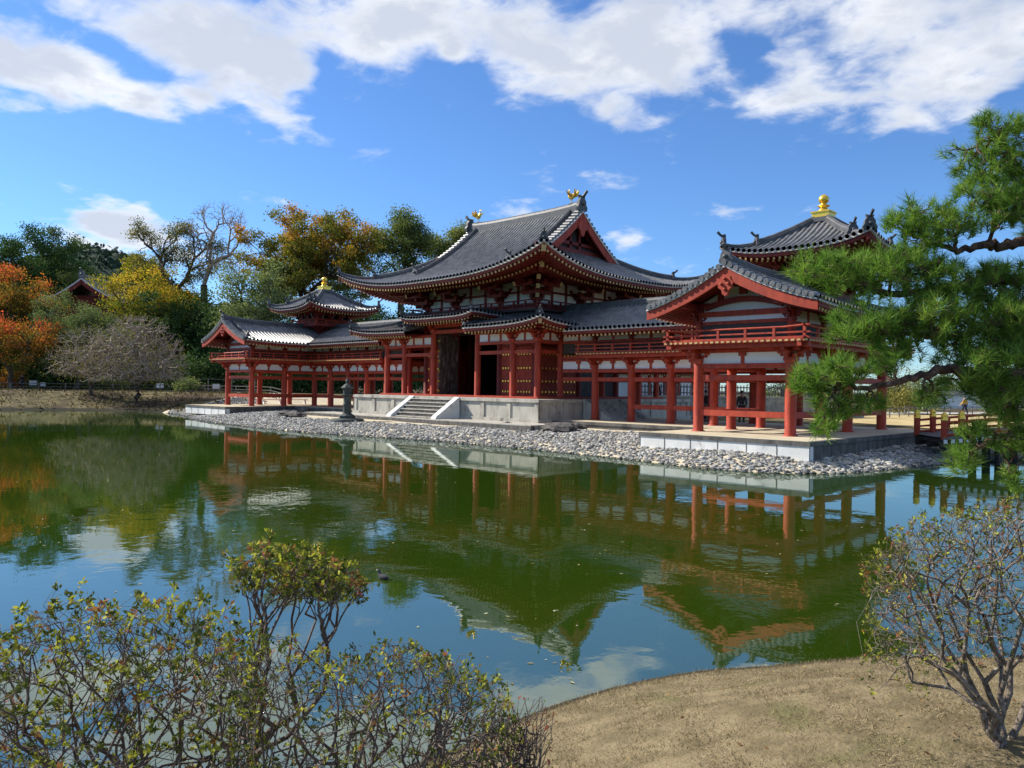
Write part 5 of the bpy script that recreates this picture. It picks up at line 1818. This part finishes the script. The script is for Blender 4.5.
# azaleas on the near bank
def azalea(name, label, base, tips, leaves, size, r_tip, stems=5, trunk_r=.03, leaf_p=1.0, group='azaleas on the near bank', tint0=0.0, bark=None, lead=.42):
    root = thing(name, label, 'shrub', base, group)
    tips = np.asarray(tips)
    b = MB()
    # several stems from one stool
    order = np.argsort((tips - base) @ RT + rng.normal(size=len(tips)) * .12)
    for g in np.array_split(order, stems):
        c = tips[g].mean(0)
        st = base + np.array([*rng.normal(size=2) * .05, 0])
        m_ = st + (c - st) * .38 + rng.normal(size=3) * .05
        q = st + (m_ - st) * np.linspace(0, 1, 5)[:, None] + rng.normal(size=(5, 3)) * .012
        rr = min(trunk_r, r_tip * len(g) ** .5 * 1.1)
        b.tube(np.concatenate([[st - [0, 0, .1]], q]), np.linspace(rr * 1.35, rr, 6), 8)
        b.segs(*grow(q[-1], tips[g], r_tip, .48, lead, .11, rr), n=5)
    b.build('stem', bark or AZB, root)
    sel = tips[rng.random(len(tips)) < leaf_p]
    m_ = np.repeat(np.arange(len(sel)), leaves)
    up = np.array([0, 0, .55])
    axs = rng.normal(size=(len(m_), 3)) * .8 + up
    axs /= np.linalg.norm(axs, axis=1)[:, None]
    pos = sel[m_] + rng.normal(size=(len(m_), 3)) * .006 - axs * .004
    t = rng.random(len(sel))[m_] * .74 + rng.random(len(m_)) * .24 + tint0
    b = MB()
    b.leaves(pos, size * 1.25 * rng.uniform(.65, 1.3, len(m_)), .46, .3, 0, np.clip(t, .01, 1), axis=axs)
    b.build('foliage', B_LEAF, root)
    return root

def env_tips(n, env, bottom, depth, spread, bias=1.8):
    ex, ey = zip(*env)
    o = []
    while len(o) < n:
        x = rng.uniform(ex[0], ex[-1])
        y0 = np.interp(x, ex, ey) + 6 * math.sin(x * .21) + 4 * math.sin(x * .53)
        t = rng.random() ** bias
        o.append(at(x, y0 + (bottom - y0) * t, depth + rng.normal() * spread))
    return np.array(o)
def base_at(px, depth):
    p = spot(px, depth)
    p[2] = float(gz(p[0], p[1]))
    return p
azalea('azalea_shrub', 'sprawling half bare azalea at the picture left edge', base_at(120, 3.0), env_tips(900, [(-40, 650), (0, 634), (30, 606), (70, 588), (100, 602), (118, 612), (150, 588), (185, 600), (225, 598), (250, 640), (265, 690)], 800, 3.0, .28, 1.25), 9, .0195, .0011, 8, .014)
azalea('azalea_shrub', 'dense azalea with bronze and green leaves in the lower middle left', base_at(350, 2.9), env_tips(900, [(215, 640), (250, 622), (300, 648), (345, 655), (385, 640), (430, 652), (470, 664), (500, 682), (520, 720)], 800, 2.9, .26, 1.5), 6, .016, .0011, 8, .016)
def pad(n):
    o = []
    while len(o) < n:
        q = rng.normal(size=3)
        q *= rng.random() ** .4 / np.linalg.norm(q)
        if q[1] > .55: continue
        o.append(at(296 + q[0] * 74 + 10 * q[1], 577 + q[1] * 38 + .10 * (q[0] * 74), 3.35 + q[2] * .26))
    return np.array(o + [at(273 + rng.normal() * 4, 526 + rng.random() * 20, 3.35) for _ in range(3)])
azalea('azalea_shrub', 'taller azalea with a flat yellow green top over the water', base_at(262, 3.35), pad(330), 9, .020, .0012, 2, .02, tint0=.04)
azalea('azalea_shrub', 'low bare twiggy azalea beside the dry turf', base_at(512, 3.1), env_tips(150, [(478, 720), (500, 700), (525, 690), (545, 694), (556, 716)], 800, 3.1, .12, 1.5), 2, .016, .0017, 6, .012, .4, tint0=.35, lead=.3)
ab = hit(1004, 752, .8)
ab[2] = float(gz(ab[0], ab[1]))
adep = float((ab - CAM) @ FW)
azalea('azalea_shrub', 'open grey stemmed azalea with small leaves at the right edge', ab, np.concatenate([
    env_tips(1300, [(862, 566), (880, 540), (905, 522), (940, 514), (985, 506), (1024, 500), (1075, 506), (1110, 540)], 668, adep, .28, 1.5),
    env_tips(60, [(860, 640), (880, 610), (905, 600), (930, 600)], 700, adep, .15, 1.3)]), 6, .0165, .0011, 7, .015, .92, tint0=.05, bark=pmat('grey_azalea_bark', (.25, .205, .16), (.11, .085, .065), 26, .85, .5, 90, .2, wear=(.42, .40, .37), wscale=30, wlo=.55, whi=.7))

# short dry grass on the near bank
n = 240000
P = np.column_stack([rng.uniform(31, 40, n), rng.uniform(-37.5, -27, n)])
dC = np.hypot(P[:, 0] - CAM[0], P[:, 1] - CAM[1])
S = sdf(P[:, 0], P[:, 1])
ok = (S > .02) & (rng.random(n) < np.clip(1.5 - dC / 12, .1, 1)) & (((P - CAM[:2]) @ FW[:2]) > 1.5)
P, S = P[ok], S[ok]
n = len(P)
z = gz(P[:, 0], P[:, 1], S)
h = rng.uniform(.008, .024, n) * (1 + .9 * (S < .25))
a = rng.uniform(0, 6.28, n)
sd = np.stack([np.cos(a), np.sin(a), 0 * a], 1) * .0028
ln = np.stack([rng.normal(size=n), rng.normal(size=n), 0 * a], 1) * .022
p0 = np.column_stack([P, z - .003])
b = MB()
b.add(np.stack([p0 - sd, p0 + sd, p0 + ln + np.column_stack([0 * z, 0 * z, h])], 1), np.arange(3 * n).reshape(-1, 3), 0, False, np.clip(rng.random(n) * .75 + .3 * (wob(P[:, 0], P[:, 1], 1.7) > .8) * rng.random(n), .01, 1))
tag(b.build('grass', leaf_mat('dry_grass_blade', [(0, (.11, .08, .045)), (.5, (.27, .21, .12)), (.8, (.46, .37, .22)), (.9, (.14, .14, .045)), (1, (.10, .125, .035))], .2, .8)), kind='stuff')

# fallen leaves on the bank and specks floating on the pond
n = 420
P = np.column_stack([rng.uniform(32, 39, n), rng.uniform(-37, -28, n)])
S = sdf(P[:, 0], P[:, 1])
P = P[S > .1]
b = MB()
b.leaves(np.column_stack([P, gz(P[:, 0], P[:, 1]) + .02]), rng.uniform(.02, .045, len(P)), .6, 3.0)
tag(b.build('fallen_leaves', leaf_mat('fallen_leaf', [(0, (.12, .06, .03)), (.6, (.26, .15, .06)), (1, (.42, .30, .12))], .2)), kind='stuff')
n = 900
t = rng.uniform(3.5, 26, n)
P = CAM[:2] + FW[:2] * t[:, None] + RT[:2] * (rng.uniform(-.65, .6, n) * t)[:, None]
P = P + .5 * np.stack([wob(P[:, 0], P[:, 1], .8), wob(P[:, 1], P[:, 0], .7)], 1)
P = P[(sdf(P[:, 0], P[:, 1]) < -.1) & (wob(P[:, 0], P[:, 1], .45) > -.15)]
b = MB()
v = np.column_stack([P, np.full(len(P), .006)])
a = rng.uniform(0, 6.28, len(P))
l = rng.uniform(.012, .04, len(P))
ax, bx = np.stack([np.cos(a), np.sin(a), 0 * a], 1) * l[:, None], np.stack([-np.sin(a), np.cos(a), 0 * a], 1) * l[:, None] * .4
b.add(np.stack([v - ax, v + bx, v + ax, v - bx], 1), np.arange(len(P) * 4).reshape(-1, 4)[:, ::-1], 0, False, rng.random(len(P)) * .98 + .01)
tag(b.build('floating_leaves', leaf_mat('floating_leaf', [(0, (.16, .12, .04)), (.6, (.38, .34, .16)), (1, (.58, .56, .42))], .1)), kind='stuff')

# coarse tufts on the far bank
n = 16000
P = np.column_stack([rng.uniform(-64, -30, n), rng.uniform(-34, 2, n)])
S = sdf(P[:, 0], P[:, 1])
ok = (S > .3) & (S < 11) & (wob(P[:, 0], P[:, 1], .5) + rng.normal(size=n) * .5 > -.2)
P, S = P[ok], S[ok]
b = MB()
ax = np.column_stack([rng.normal(size=(len(P), 2)) * .5, np.ones(len(P))])
b.leaves(np.column_stack([P, gz(P[:, 0], P[:, 1], S) - .02]), rng.uniform(.12, .34, len(P)), .5, -.2, axis=ax)
tag(b.build('bank_grass', leaf_mat('brown_bank_grass', [(0, (.05, .042, .02)), (.6, (.13, .10, .05)), (.9, (.20, .16, .075)), (1, (.07, .09, .03))], .2)), kind='stuff')

# ------------------------------------------------------------------ smaller things
def lumpy(b, c, r, seed, mat=0, n=16, m_=10):
    """a weathered boulder"""
    u = np.linspace(0, 2 * math.pi, n, endpoint=False)
    t = np.linspace(.12, math.pi - .12, m_)
    T, U = np.meshgrid(t, u, indexing='ij')
    d_ = np.stack([np.sin(T) * np.cos(U), np.sin(T) * np.sin(U), np.cos(T)], -1)
    k = 1 + .16 * np.sin(d_[..., 0] * 5 + seed) * np.cos(d_[..., 1] * 4 + seed * 2) + .12 * np.sin(d_[..., 2] * 7 + d_[..., 0] * 6 + seed) + .05 * rng.normal(size=T.shape)
    v = np.asarray(c) + d_ * k[..., None] * np.asarray(r)
    i, j = np.meshgrid(np.arange(m_ - 1), np.arange(n), indexing='ij')
    j2 = (j + 1) % n
    b.add(v.reshape(-1, 3), np.stack([i * n + j, (i + 1) * n + j, (i + 1) * n + j2, i * n + j2], -1).reshape(-1, 4), mat)
    b.add(v[0], [tuple(range(n))], mat)
    b.add(v[-1], [tuple(range(n - 1, -1, -1))], mat)

for px, py, r, lb in [(558, 434, (1.0, .75, .32), 'jagged dark rock on the pebbles before the hall corner'), (292, 418, (1.2, .8, .26), 'flat dark rock on the pebbles before the farther wing'),
                      (507, 430, (.35, .3, .16), 'small dark rock on the sand before the hall'), (578, 433, (.55, .4, .2), 'low dark rock right of the jagged one'), (304, 415, (.6, .5, .22), 'smaller flat rock behind the flat one')]:
    p = hit(px, py, .42)
    p[2] = float(gz(p[0], p[1])) + .13
    b = MB()
    lumpy(b, p, r, px * .1)
    tag(b.build('rock', ROCK), lb, 'rock', 'rocks on the pebble beach')

# stone lantern on its round base
p = hit(347, 423, .40)
p[2] = float(gz(p[0], p[1]))
lan = thing('stone_lantern', 'dark stone lantern on a round slab before the hall steps', 'stone lantern', p)
b = MB()
b.lathe(p, [(1.0, -.1), (1.02, .1), (.95, .16), (.6, .18)], 14)
b.lathe(p + [0, 0, .18], [(.5, 0), (.5, .16), (.34, .26), (.26, .3)], 8, 0, False)
b.build('base_slab', BRONZE, lan)
b = MB()
b.lathe(p + [0, 0, .46], [(.28, 0), (.26, .08), (.24, .5), (.28, .56), (.24, .62), (.24, 1.0), (.29, 1.06)], 10)
b.build('pillar', BRONZE, lan)
b = MB()
b.lathe(p + [0, 0, 1.5], [(.2, 0), (.36, .1), (.36, .16)], 6, 0, False)
b.lathe(p + [0, 0, 1.66], [(.26, 0), (.27, .3)], 6, 0, False)
for k in range(6):
    a = (k + .5) * math.pi / 3
    b.box(p[0] + .21 * math.cos(a) - .05, p[0] + .21 * math.cos(a) + .05, p[1] + .21 * math.sin(a) - .05, p[1] + .21 * math.sin(a) + .05, p[2] + 1.72, p[2] + 1.9, 1)
b.build('fire_box', [BRONZE, DARK], lan)
b = MB()
b.lathe(p + [0, 0, 1.96], [(.24, 0), (.38, .02), (.41, .08), (.32, .16), (.18, .28), (.1, .32), (.08, .36), (.13, .42), (.14, .5), (.08, .58), (.01, .66)], 6, 0, False)
b.build('cap', BRONZE, lan)

# red bridge to the north bank
BD = np.array([.80, .60, 0])
BN = np.array([-.60, .80, 0])
B0 = np.array([28.0, -5.6, 0])
BL = 13.0
bridge = thing('arched_bridge', 'red railed wooden bridge with gilt post caps half hidden by the pine', 'bridge', B0 + [0, 0, .5])
def bz(t):
    return 1.0 + .45 * math.sin(math.pi * min(1, max(0, t / BL)))
ts = np.linspace(0, BL, 40)
b = MB()
for a, c in zip(ts[:-1], ts[1:]):
    q0, q1 = B0 + BD * a, B0 + BD * c
    z0, z1 = bz(a), bz(c)
    v = []
    for q, z in ((q0, z0), (q1, z1)):
        for s_ in (0, 3.0):
            for h in (0, -.10):
                v.append(q + BN * s_ + [0, 0, z + h])
    b.add(v, [(0, 4, 6, 2), (1, 3, 7, 5), (0, 1, 5, 4), (2, 6, 7, 3)])
b.build('deck', WOODG, bridge)
b, w = MB(), MB()
for s_ in (.25, 1.5, 2.75):
    b.tube([B0 + BD * t + BN * s_ + [0, 0, bz(t) - .34] for t in ts], .13, 6)
for t in np.arange(.1, BL, .27):
    q = B0 + BD * t
    z = bz(t) - .165
    b.beam(q + BN * .02 + [0, 0, z], q + BN * 2.98 + [0, 0, z], .11, .12)
    w = MB()
    w.beam(q + BN * -.03 + [0, 0, z], q + BN * .02 + [0, 0, z], .125, .14)
    w.build('white_joist_end', BRASSW, bridge)
b.build('girders', DARK, bridge)
for s_ in (.12, 2.88):
    r_ = MB()
    for h, ra in ((.56, .055), (.30, .045), (.08, .05)):
        r_.tube([B0 + BD * t + BN * s_ + [0, 0, bz(t) + h] for t in ts], ra, 6)
    for t in np.arange(1.35, BL, .7):
        q = B0 + BD * t + BN * s_
        r_.box(q[0] - .04, q[0] + .04, q[1] - .04, q[1] + .04, bz(t) + .02, bz(t) + .55)
    rl = r_.build('railing', RED, bridge)
    for t in (0.1, .72, 3.6, 6.5, 9.4, 12.3, 12.9):
        q = B0 + BD * t + BN * s_ + [0, 0, bz(t)]
        c = MB()
        c.lathe(q, [(.12, -.1), (.125, .66)], 12)
        c.build('railing_post', RED, bridge)
        c = MB()
        c.lathe(q + [0, 0, .66], [(.135, 0), (.135, .1), (.10, .12), (.13, .16), (.12, .22), (.06, .27), (.01, .32)], 12)
        c.build('gilt_cap', GOLD, bridge)
for t in (2.2, 3.2, 6.5, 9.8):
    for s_ in (.3, 1.5, 2.7):
        q = B0 + BD * t + BN * s_
        c = MB()
        c.lathe((q[0], q[1], -.6), [(.15, 0), (.15, bz(t) + .6 - .45)], 10)
        c.lathe((q[0], q[1], bz(t) - .56), [(.165, 0), (.165, .12)], 10, 1)
        c.build('pier_post', [DARK, BRASSW], bridge)

# people
def skin_mesh(name, pts, edges, rad, mat, parent, sub=2):
    me = bpy.data.meshes.new(name)
    o = np.zeros(3)
    q = parent
    while q is not None:
        o += np.array(q.location)
        q = q.parent
    me.from_pydata([tuple(np.asarray(v) - o) for v in pts], edges, [])
    ob = bpy.data.objects.new(name, me)
    COL.objects.link(ob)
    sk = ob.modifiers.new('skin', 'SKIN')
    if not me.skin_vertices:
        bpy.context.view_layer.update()
    for i, r in enumerate(rad):
        me.skin_vertices[0].data[i].radius = (r, r) if np.isscalar(r) else r
        me.skin_vertices[0].data[i].use_root = i == 0
    sb = ob.modifiers.new('sub', 'SUBSURF')
    sb.levels = sb.render_levels = sub
    dg = bpy.context.evaluated_depsgraph_get()
    nm = bpy.data.meshes.new_from_object(ob.evaluated_get(dg))
    nm.name = name
    ob.modifiers.clear()
    ob.data = nm
    for pl_ in nm.polygons:
        pl_.use_smooth = True
    nm.materials.clear()
    nm.materials.append(mat)
    ob.parent = parent
    return ob

def person(label, p, yaw, top, legs, stride=.16, bend=0.0, arm=.2, group='visitors'):
    root = thing('person', label, 'person', p)
    f = np.array([math.cos(yaw), math.sin(yaw), 0])
    l = np.array([-math.sin(yaw), math.cos(yaw), 0])
    def P(a, s, z): return p + f * a + l * s + np.array([0, 0, z])
    pelvis = P(0, 0, .92)
    J = [pelvis, P(.02, 0, 1.08), P(.03, 0, 1.25), P(.01, 0, 1.40), P(.02, 0, 1.49), P(.04, 0, 1.56), P(.05, 0, 1.65), P(.13, 0, 1.585)]
    Rr = [(.15, .11), (.13, .10), (.15, .10), (.12, .085), (.055, .055), (.075, .085), (.078, .088), (.018, .018)]
    E = [(0, 1), (1, 2), (2, 3), (3, 4), (4, 5), (5, 6), (5, 7)]
    top_i, leg_i = [0, 1, 2, 3], [0]
    def add(v, r, par):
        J.append(v); Rr.append((r, r) if np.isscalar(r) else r); E.append((par, len(J) - 1)); return len(J) - 1
    for s_ in (-1, 1):
        sh = add(P(.0, s_ * .17, 1.39), .06, 3)
        el = add(P(-.03 + arm * .3 * s_, s_ * .23, 1.13), .045, sh)
        wr = add(P(.10 + arm * s_, s_ * .22, .91), .032, el)
        pm = add(P(.12 + arm * s_, s_ * .22, .83), (.035, .02), wr)
        for k, (o1, ll) in enumerate(((-.03, .07), (-.01, .085), (.01, .08), (.03, .065))):
            a = add(P(.13 + arm * s_ + o1, s_ * .22, .83 - ll * .5), .009, pm)
            add(P(.145 + arm * s_ + o1, s_ * .215, .83 - ll), .008, a)
        a = add(P(.17 + arm * s_, s_ * .2, .83), .010, pm)
        add(P(.19 + arm * s_, s_ * .19, .80), .009, a)
        top_i += [sh, el, wr]
        hp = add(P(0, s_ * .10, .86), .095, 0)
        kn = add(P(.03 + stride * s_ * .6, s_ * .10, .48), .06, hp)
        an = add(P(-.02 + stride * s_, s_ * .10, .09), .042, kn)
        add(P(.14 + stride * s_, s_ * .115, .035), .035, an)
        leg_i += [hp, kn, an]
    skin_mesh('body', J, E, Rr, SKIN, root)
    def sub_mesh(name, ix, mat, grow_):
        mp_ = {g: i for i, g in enumerate(ix)}
        ee = [(mp_[a], mp_[c]) for a, c in E if a in mp_ and c in mp_]
        skin_mesh(name, [J[g] for g in ix], ee, [tuple(x + grow_ for x in Rr[g]) for g in ix], mat, root)
    sub_mesh('jacket', top_i, top, .022)
    sub_mesh('trousers', leg_i, legs, .018)
    hb_ = MB()
    c = J[6] + [0, 0, .02] - f * .02
    hb_.lathe(c - [0, 0, .06], [(.088, 0), (.098, .05), (.09, .10), (.06, .135), (.01, .15)], 12)
    hb_.build('hair', HAIR, root)
    eb = MB()
    for s_ in (-1, 1):
        eb = MB()
        eb.lathe(P(.125, s_ * .032, 1.615), [(.003, -.008), (.009, 0), (.003, .008)], 6)
        eb.build('eye', HAIR, root)
        sb_ = MB()
        q = P(.06 + stride * s_, s_ * .11, .03)
        sb_.beam(q - f * .13, q + f * .15, .10, .075)
        sb_.build('shoe', CLO_D, root)
    return root
def ground_at(px, depth):
    p = spot(px, depth)
    p[2] = float(gz(p[0], p[1]))
    return p
pp = spot(742, 43)
pp[2] = .965
person('dark haired person in a grey coat behind the nearer wing rail', pp, 2.2, CLO_G, CLO_D, .08)
pp = spot(705.5, 44)
pp[2] = .965
person('person in black partly hidden behind a front column of the nearer wing', pp, 1.2, CLO_D, CLO_D, .05)
person('walker in a yellow jacket on the road beyond the bridge', ground_at(965, 72), 2.9, CLO_Y, CLO_N, .2)
person('distant walker in dark clothes on the far bank path', ground_at(22, 92), .6, CLO_D, CLO_N, .15)

# dark water bird
p = hit(383, 579, 0)
duck = thing('duck', 'small dark water bird swimming beside the flat topped azalea', 'bird', p)
b = MB()
hd = -RT * .8 + FW * .6
hd = np.array([hd[0], hd[1], 0]) / np.hypot(hd[0], hd[1])
Pd = lambda a, h: p + (hd * a + np.array([0, 0, h])) * .55
b.tube([Pd(-.2, .07), Pd(-.14, .055), Pd(-.05, .05), Pd(.06, .055), Pd(.12, .09), Pd(.145, .15), Pd(.15, .19), Pd(.18, .205), Pd(.205, .2)], np.array([.01, .05, .075, .07, .045, .028, .03, .03, .012]) * .55, 10)
b.build('body', CLO_D, duck)
b = MB()
b.tube([Pd(.2, .2), Pd(.245, .192)], [.007, .002], 6)
b.build('beak', WHITE, duck)

# far bank: fence along the path, stone wall, benches, boards
def rail_fence(name, label, pts, h, step, mat, rails=(.95, .5), group=None, pr=.05):
    pts = [np.asarray(q, float) for q in pts]
    root = thing(name, label, 'fence', (*pts[0], float(gz(*pts[0]))), group)
    P = []
    for a, c in zip(pts[:-1], pts[1:]):
        n = max(1, int(round(np.linalg.norm(c - a) / step)))
        P += [a + (c - a) * k / n for k in range(n)]
    P.append(pts[-1])
    Q = [np.array([*q, float(gz(*q))]) for q in P]
    for q in Q:
        b = MB()
        b.lathe(q - [0, 0, .05], [(pr, 0), (pr, h + .05), (pr * .6, h + .08)], 7)
        b.build('post', mat, root)
    for r in rails:
        b = MB()
        for a, c in zip(Q[:-1], Q[1:]):
            b.beam(a + [0, 0, h * r], c + [0, 0, h * r], pr * 1.1, pr * 1.3)
        b.build('rail', mat, root)
    return root
bl = np.array(bank_line)
off = np.array([(1.6, -.3), (1.6, -.2), (1.5, -.6), (1.0, -1.3), (.3, -1.6), (0, -1.6)])
rail_fence('wooden_fence', 'low weathered rail fence along the far bank path', (bl + off), .75, 2.4, WOODG)

def wall(name, label, p, q, z1, th, mat, cap=None, z0=.0):
    root = thing(name, label, 'wall', (*p, float(gz(*p))))
    b = MB()
    b.beam((*p, (z0 + z1) / 2), (*q, (z0 + z1) / 2), th, z1 - z0)
    b.build('masonry', mat, root)
    if cap:
        b = MB()
        b.beam((*p, z1 + .07), (*q, z1 + .07), th + .12, .14)
        b.build('coping', cap, root)
    return root
MASON = pmat('dark_rubble_masonry', (.13, .125, .11), (.045, .045, .04), 2.6, .95, .8, 6, .1, wear=(.20, .19, .17), wscale=3.4)
PALEM = pmat('pale_stone_masonry', (.42, .38, .31), (.26, .235, .19), 2.4, .95, .6, 6, .1)
wall('stone_wall', 'dark stone retaining wall behind the farther wing', spot(186, 82)[:2], spot(262, 86)[:2], 1.75, .7, MASON, STONED)
wall('stone_wall', 'long shaded stone wall seen through the farther wing columns', spot(266, 86)[:2], spot(420, 92)[:2], 1.7, .7, MASON)
rail_fence('wooden_fence', 'rail fence on the wall left of the farther wing', [spot(160, 85)[:2], spot(255, 88)[:2]], 1.5, 2.6, WOODG)
for px, py, lb in ((272, 404, 'pale bench on the farther wing floor, left of two'), (297, 404, 'pale bench on the farther wing floor, right of two')):
    c = hit(px, py, .97)
    r_ = thing('bench', lb, 'bench', c, 'benches in the farther wing')
    d1, d2 = np.array([0.25, 1, 0]) / 1.03, np.array([1, -.25, 0]) / 1.03
    b = MB()
    b.beam(c + d1 * -.9 + [0, 0, .4], c + d1 * .9 + [0, 0, .4], .5, .07)
    b.build('seat', BRASSW, r_)
    for k in (-.7, .7):
        b = MB()
        b.beam(c + d1 * k - d2 * .2 + [0, 0, .19], c + d1 * k + d2 * .2 + [0, 0, .19], .09, .37)
        b.build('leg', BRASSW, r_)
for px, dd, w_, h_, lb in ((33, 93, .9, 1.0, 'small white notice board by the far bank path, under the maples'), (43, 93, .6, .8, 'narrow white notice board right of the wider one'), (160, 88, .8, .9, 'small white notice board right of the dense cherry'), (216, 81, .7, .9, 'white notice box on the wall by the farther wing')):
    c = ground_at(px, dd)
    if px == 216: c[2] = 1.75
    r_ = thing('notice_board', lb, 'sign', c, 'white notice boards on the far bank')
    b = MB()
    b.beam(c - RT * w_ / 2 + [0, 0, h_ * .72], c + RT * w_ / 2 + [0, 0, h_ * .72], .08, h_ * .55)
    b.build('board', BRASSW, r_)
    for k in (-.35, .35):
        b = MB()
        q = c + RT * w_ * k
        b.lathe(q - [0, 0, .05], [(.035, 0), (.035, h_ * .5)], 7)
        b.build('leg', WOODG, r_)

# north bank: retaining wall with picket fence, low fences, white wall
wall('stone_wall', 'pale stone retaining wall under the picket fence behind the nearer wing', spot(640, 58)[:2], spot(862, 62)[:2], 2.15, .6, PALEM, STONE)
pf = thing('picket_fence', 'dark picket fence on the pale wall behind the nearer wing', 'fence', spot(640, 58.2, 2.2))
a0, a1 = spot(640, 58.2), spot(862, 62.2)
L = np.linalg.norm(a1 - a0)
n = int(L / 2.2)
for k in range(n):
    q0, q1 = a0 + (a1 - a0) * k / n, a0 + (a1 - a0) * (k + 1) / n
    b = MB()
    for t in np.linspace(.06, .94, 9):
        q = q0 + (q1 - q0) * t
        b.beam(q + [0, 0, 2.3], q + [0, 0, 3.12], .09, .05, up=(1, 0, 0))
    for h in (2.5, 2.95):
        b.beam(q0 + [0, 0, h], q1 + [0, 0, h], .05, .08)
    b.build('picket_panel', WOODG, pf)
    b = MB()
    b.lathe(q0 + [0, 0, 2.28], [(.08, 0), (.08, .95), (.03, 1.0)], 8)
    b.build('post', WOODG, pf)
rail_fence('low_fence', 'low dark hoop fence behind the bridge end', [spot(880, 62)[:2], spot(918, 66)[:2]], .8, 1.6, WOODG, (.95,))
rail_fence('low_fence', 'low rail fence along the road behind the pine', [spot(905, 70)[:2], spot(1060, 72)[:2]], .8, 2.2, WOODG, (.95, .5))
ww = wall('plaster_wall', 'long white boundary wall with tiled cap beyond the road', spot(922, 92)[:2], spot(1130, 98)[:2], 2.7, .4, WHITE)
b = MB()
a0, a1 = spot(922, 92), spot(1130, 98)
dd = (a1 - a0) / np.linalg.norm(a1 - a0)
nn = np.array([-dd[1], dd[0], 0])
b.add([a0 - nn * .5 + [0, 0, 2.7], a0 + [0, 0, 3.1], a0 + nn * .5 + [0, 0, 2.7], a1 - nn * .5 + [0, 0, 2.7], a1 + [0, 0, 3.1], a1 + nn * .5 + [0, 0, 2.7]],
      [(0, 1, 4, 3), (1, 2, 5, 4), (0, 3, 5, 2), (0, 2, 1), (3, 4, 5)])
b.build('tiled_cap', TILE, ww)

# temple gate among the trees on the left
c = spot(97, 112)
c[2] = float(gz(c[0], c[1]))
FH = np.array([FW[0], FW[1], 0]) / np.hypot(FW[0], FW[1])
gate = thing('temple_gate', 'red temple building with grey gable roof among the trees on the left', 'temple', c)
def ZG(x, y):
    q = np.abs((np.asarray(x, float) - c[0]) * RT[0] + (np.asarray(y, float) - c[1]) * RT[1])
    dd = np.clip(6.2 - q, 0, 6.2)
    return 13.6 + .30 * dd + .04 * dd * dd
tl, rd, tr, rf = MB(), MB(), MB(), MB()
for s_ in (-1, 1):
    P0 = c[:2] + RT[:2] * s_ * 6.2 - FH[:2] * 4.5
    slope(tl, P0, FH[:2], -RT[:2] * s_, 9.0, lambda s: 0.0, lambda s: 6.2, ZG, .34, .11, 8)
    eave(tr, rd, rf, P0, FH[:2], -RT[:2] * s_, 9.0, ZG, 1.8, (0, 0), .25, .34, False)
    for o0, o1, mb_, dy in ((.0, .2, tr, -4.55), (.2, .8, rd, -4.5)):
        for k in range(12):
            q0, q1 = 6.2 * k / 12, 6.2 * (k + 1) / 12
            e0, e1 = c[:2] + RT[:2] * s_ * q0 + FH[:2] * dy, c[:2] + RT[:2] * s_ * q1 + FH[:2] * dy
            z0, z1 = float(ZG(*e0)), float(ZG(*e1))
            mb_.beam((*e0, z0 - (o0 + o1) / 2), (*e1, z1 - (o0 + o1) / 2), .14, o1 - o0)
ridge(tl, [(*(c[:2] + FH[:2] * t), 17.0) for t in np.linspace(-4.5, 4.5, 4)], .4, .5)
ridge_end(tl, (*(c[:2] - FH[:2] * 4.5), 17.2), -FH[:2], .9)
rr = tl.build('tiled_roof', TILE, gate)
tr.build('eave_board', TRIM, rr)
rd.build('eave_soffit', REDD, rr)
rf.build('rafters', [REDD, TIP], rr)
b = MB()
for s_ in (-1, 1):
    b.beam((*(c[:2] + RT[:2] * s_ * 4.3 - FH[:2] * 3.2), 7.2), (*(c[:2] + RT[:2] * s_ * 4.3 + FH[:2] * 3.2), 7.2), .2, 13.4)
    b.beam((*(c[:2] - RT[:2] * 4.2 + FH[:2] * s_ * 3.1), 7.6), (*(c[:2] + RT[:2] * 4.2 + FH[:2] * s_ * 3.1), 7.6), .2, 14.2)
b.build('wall', REDD, gate)
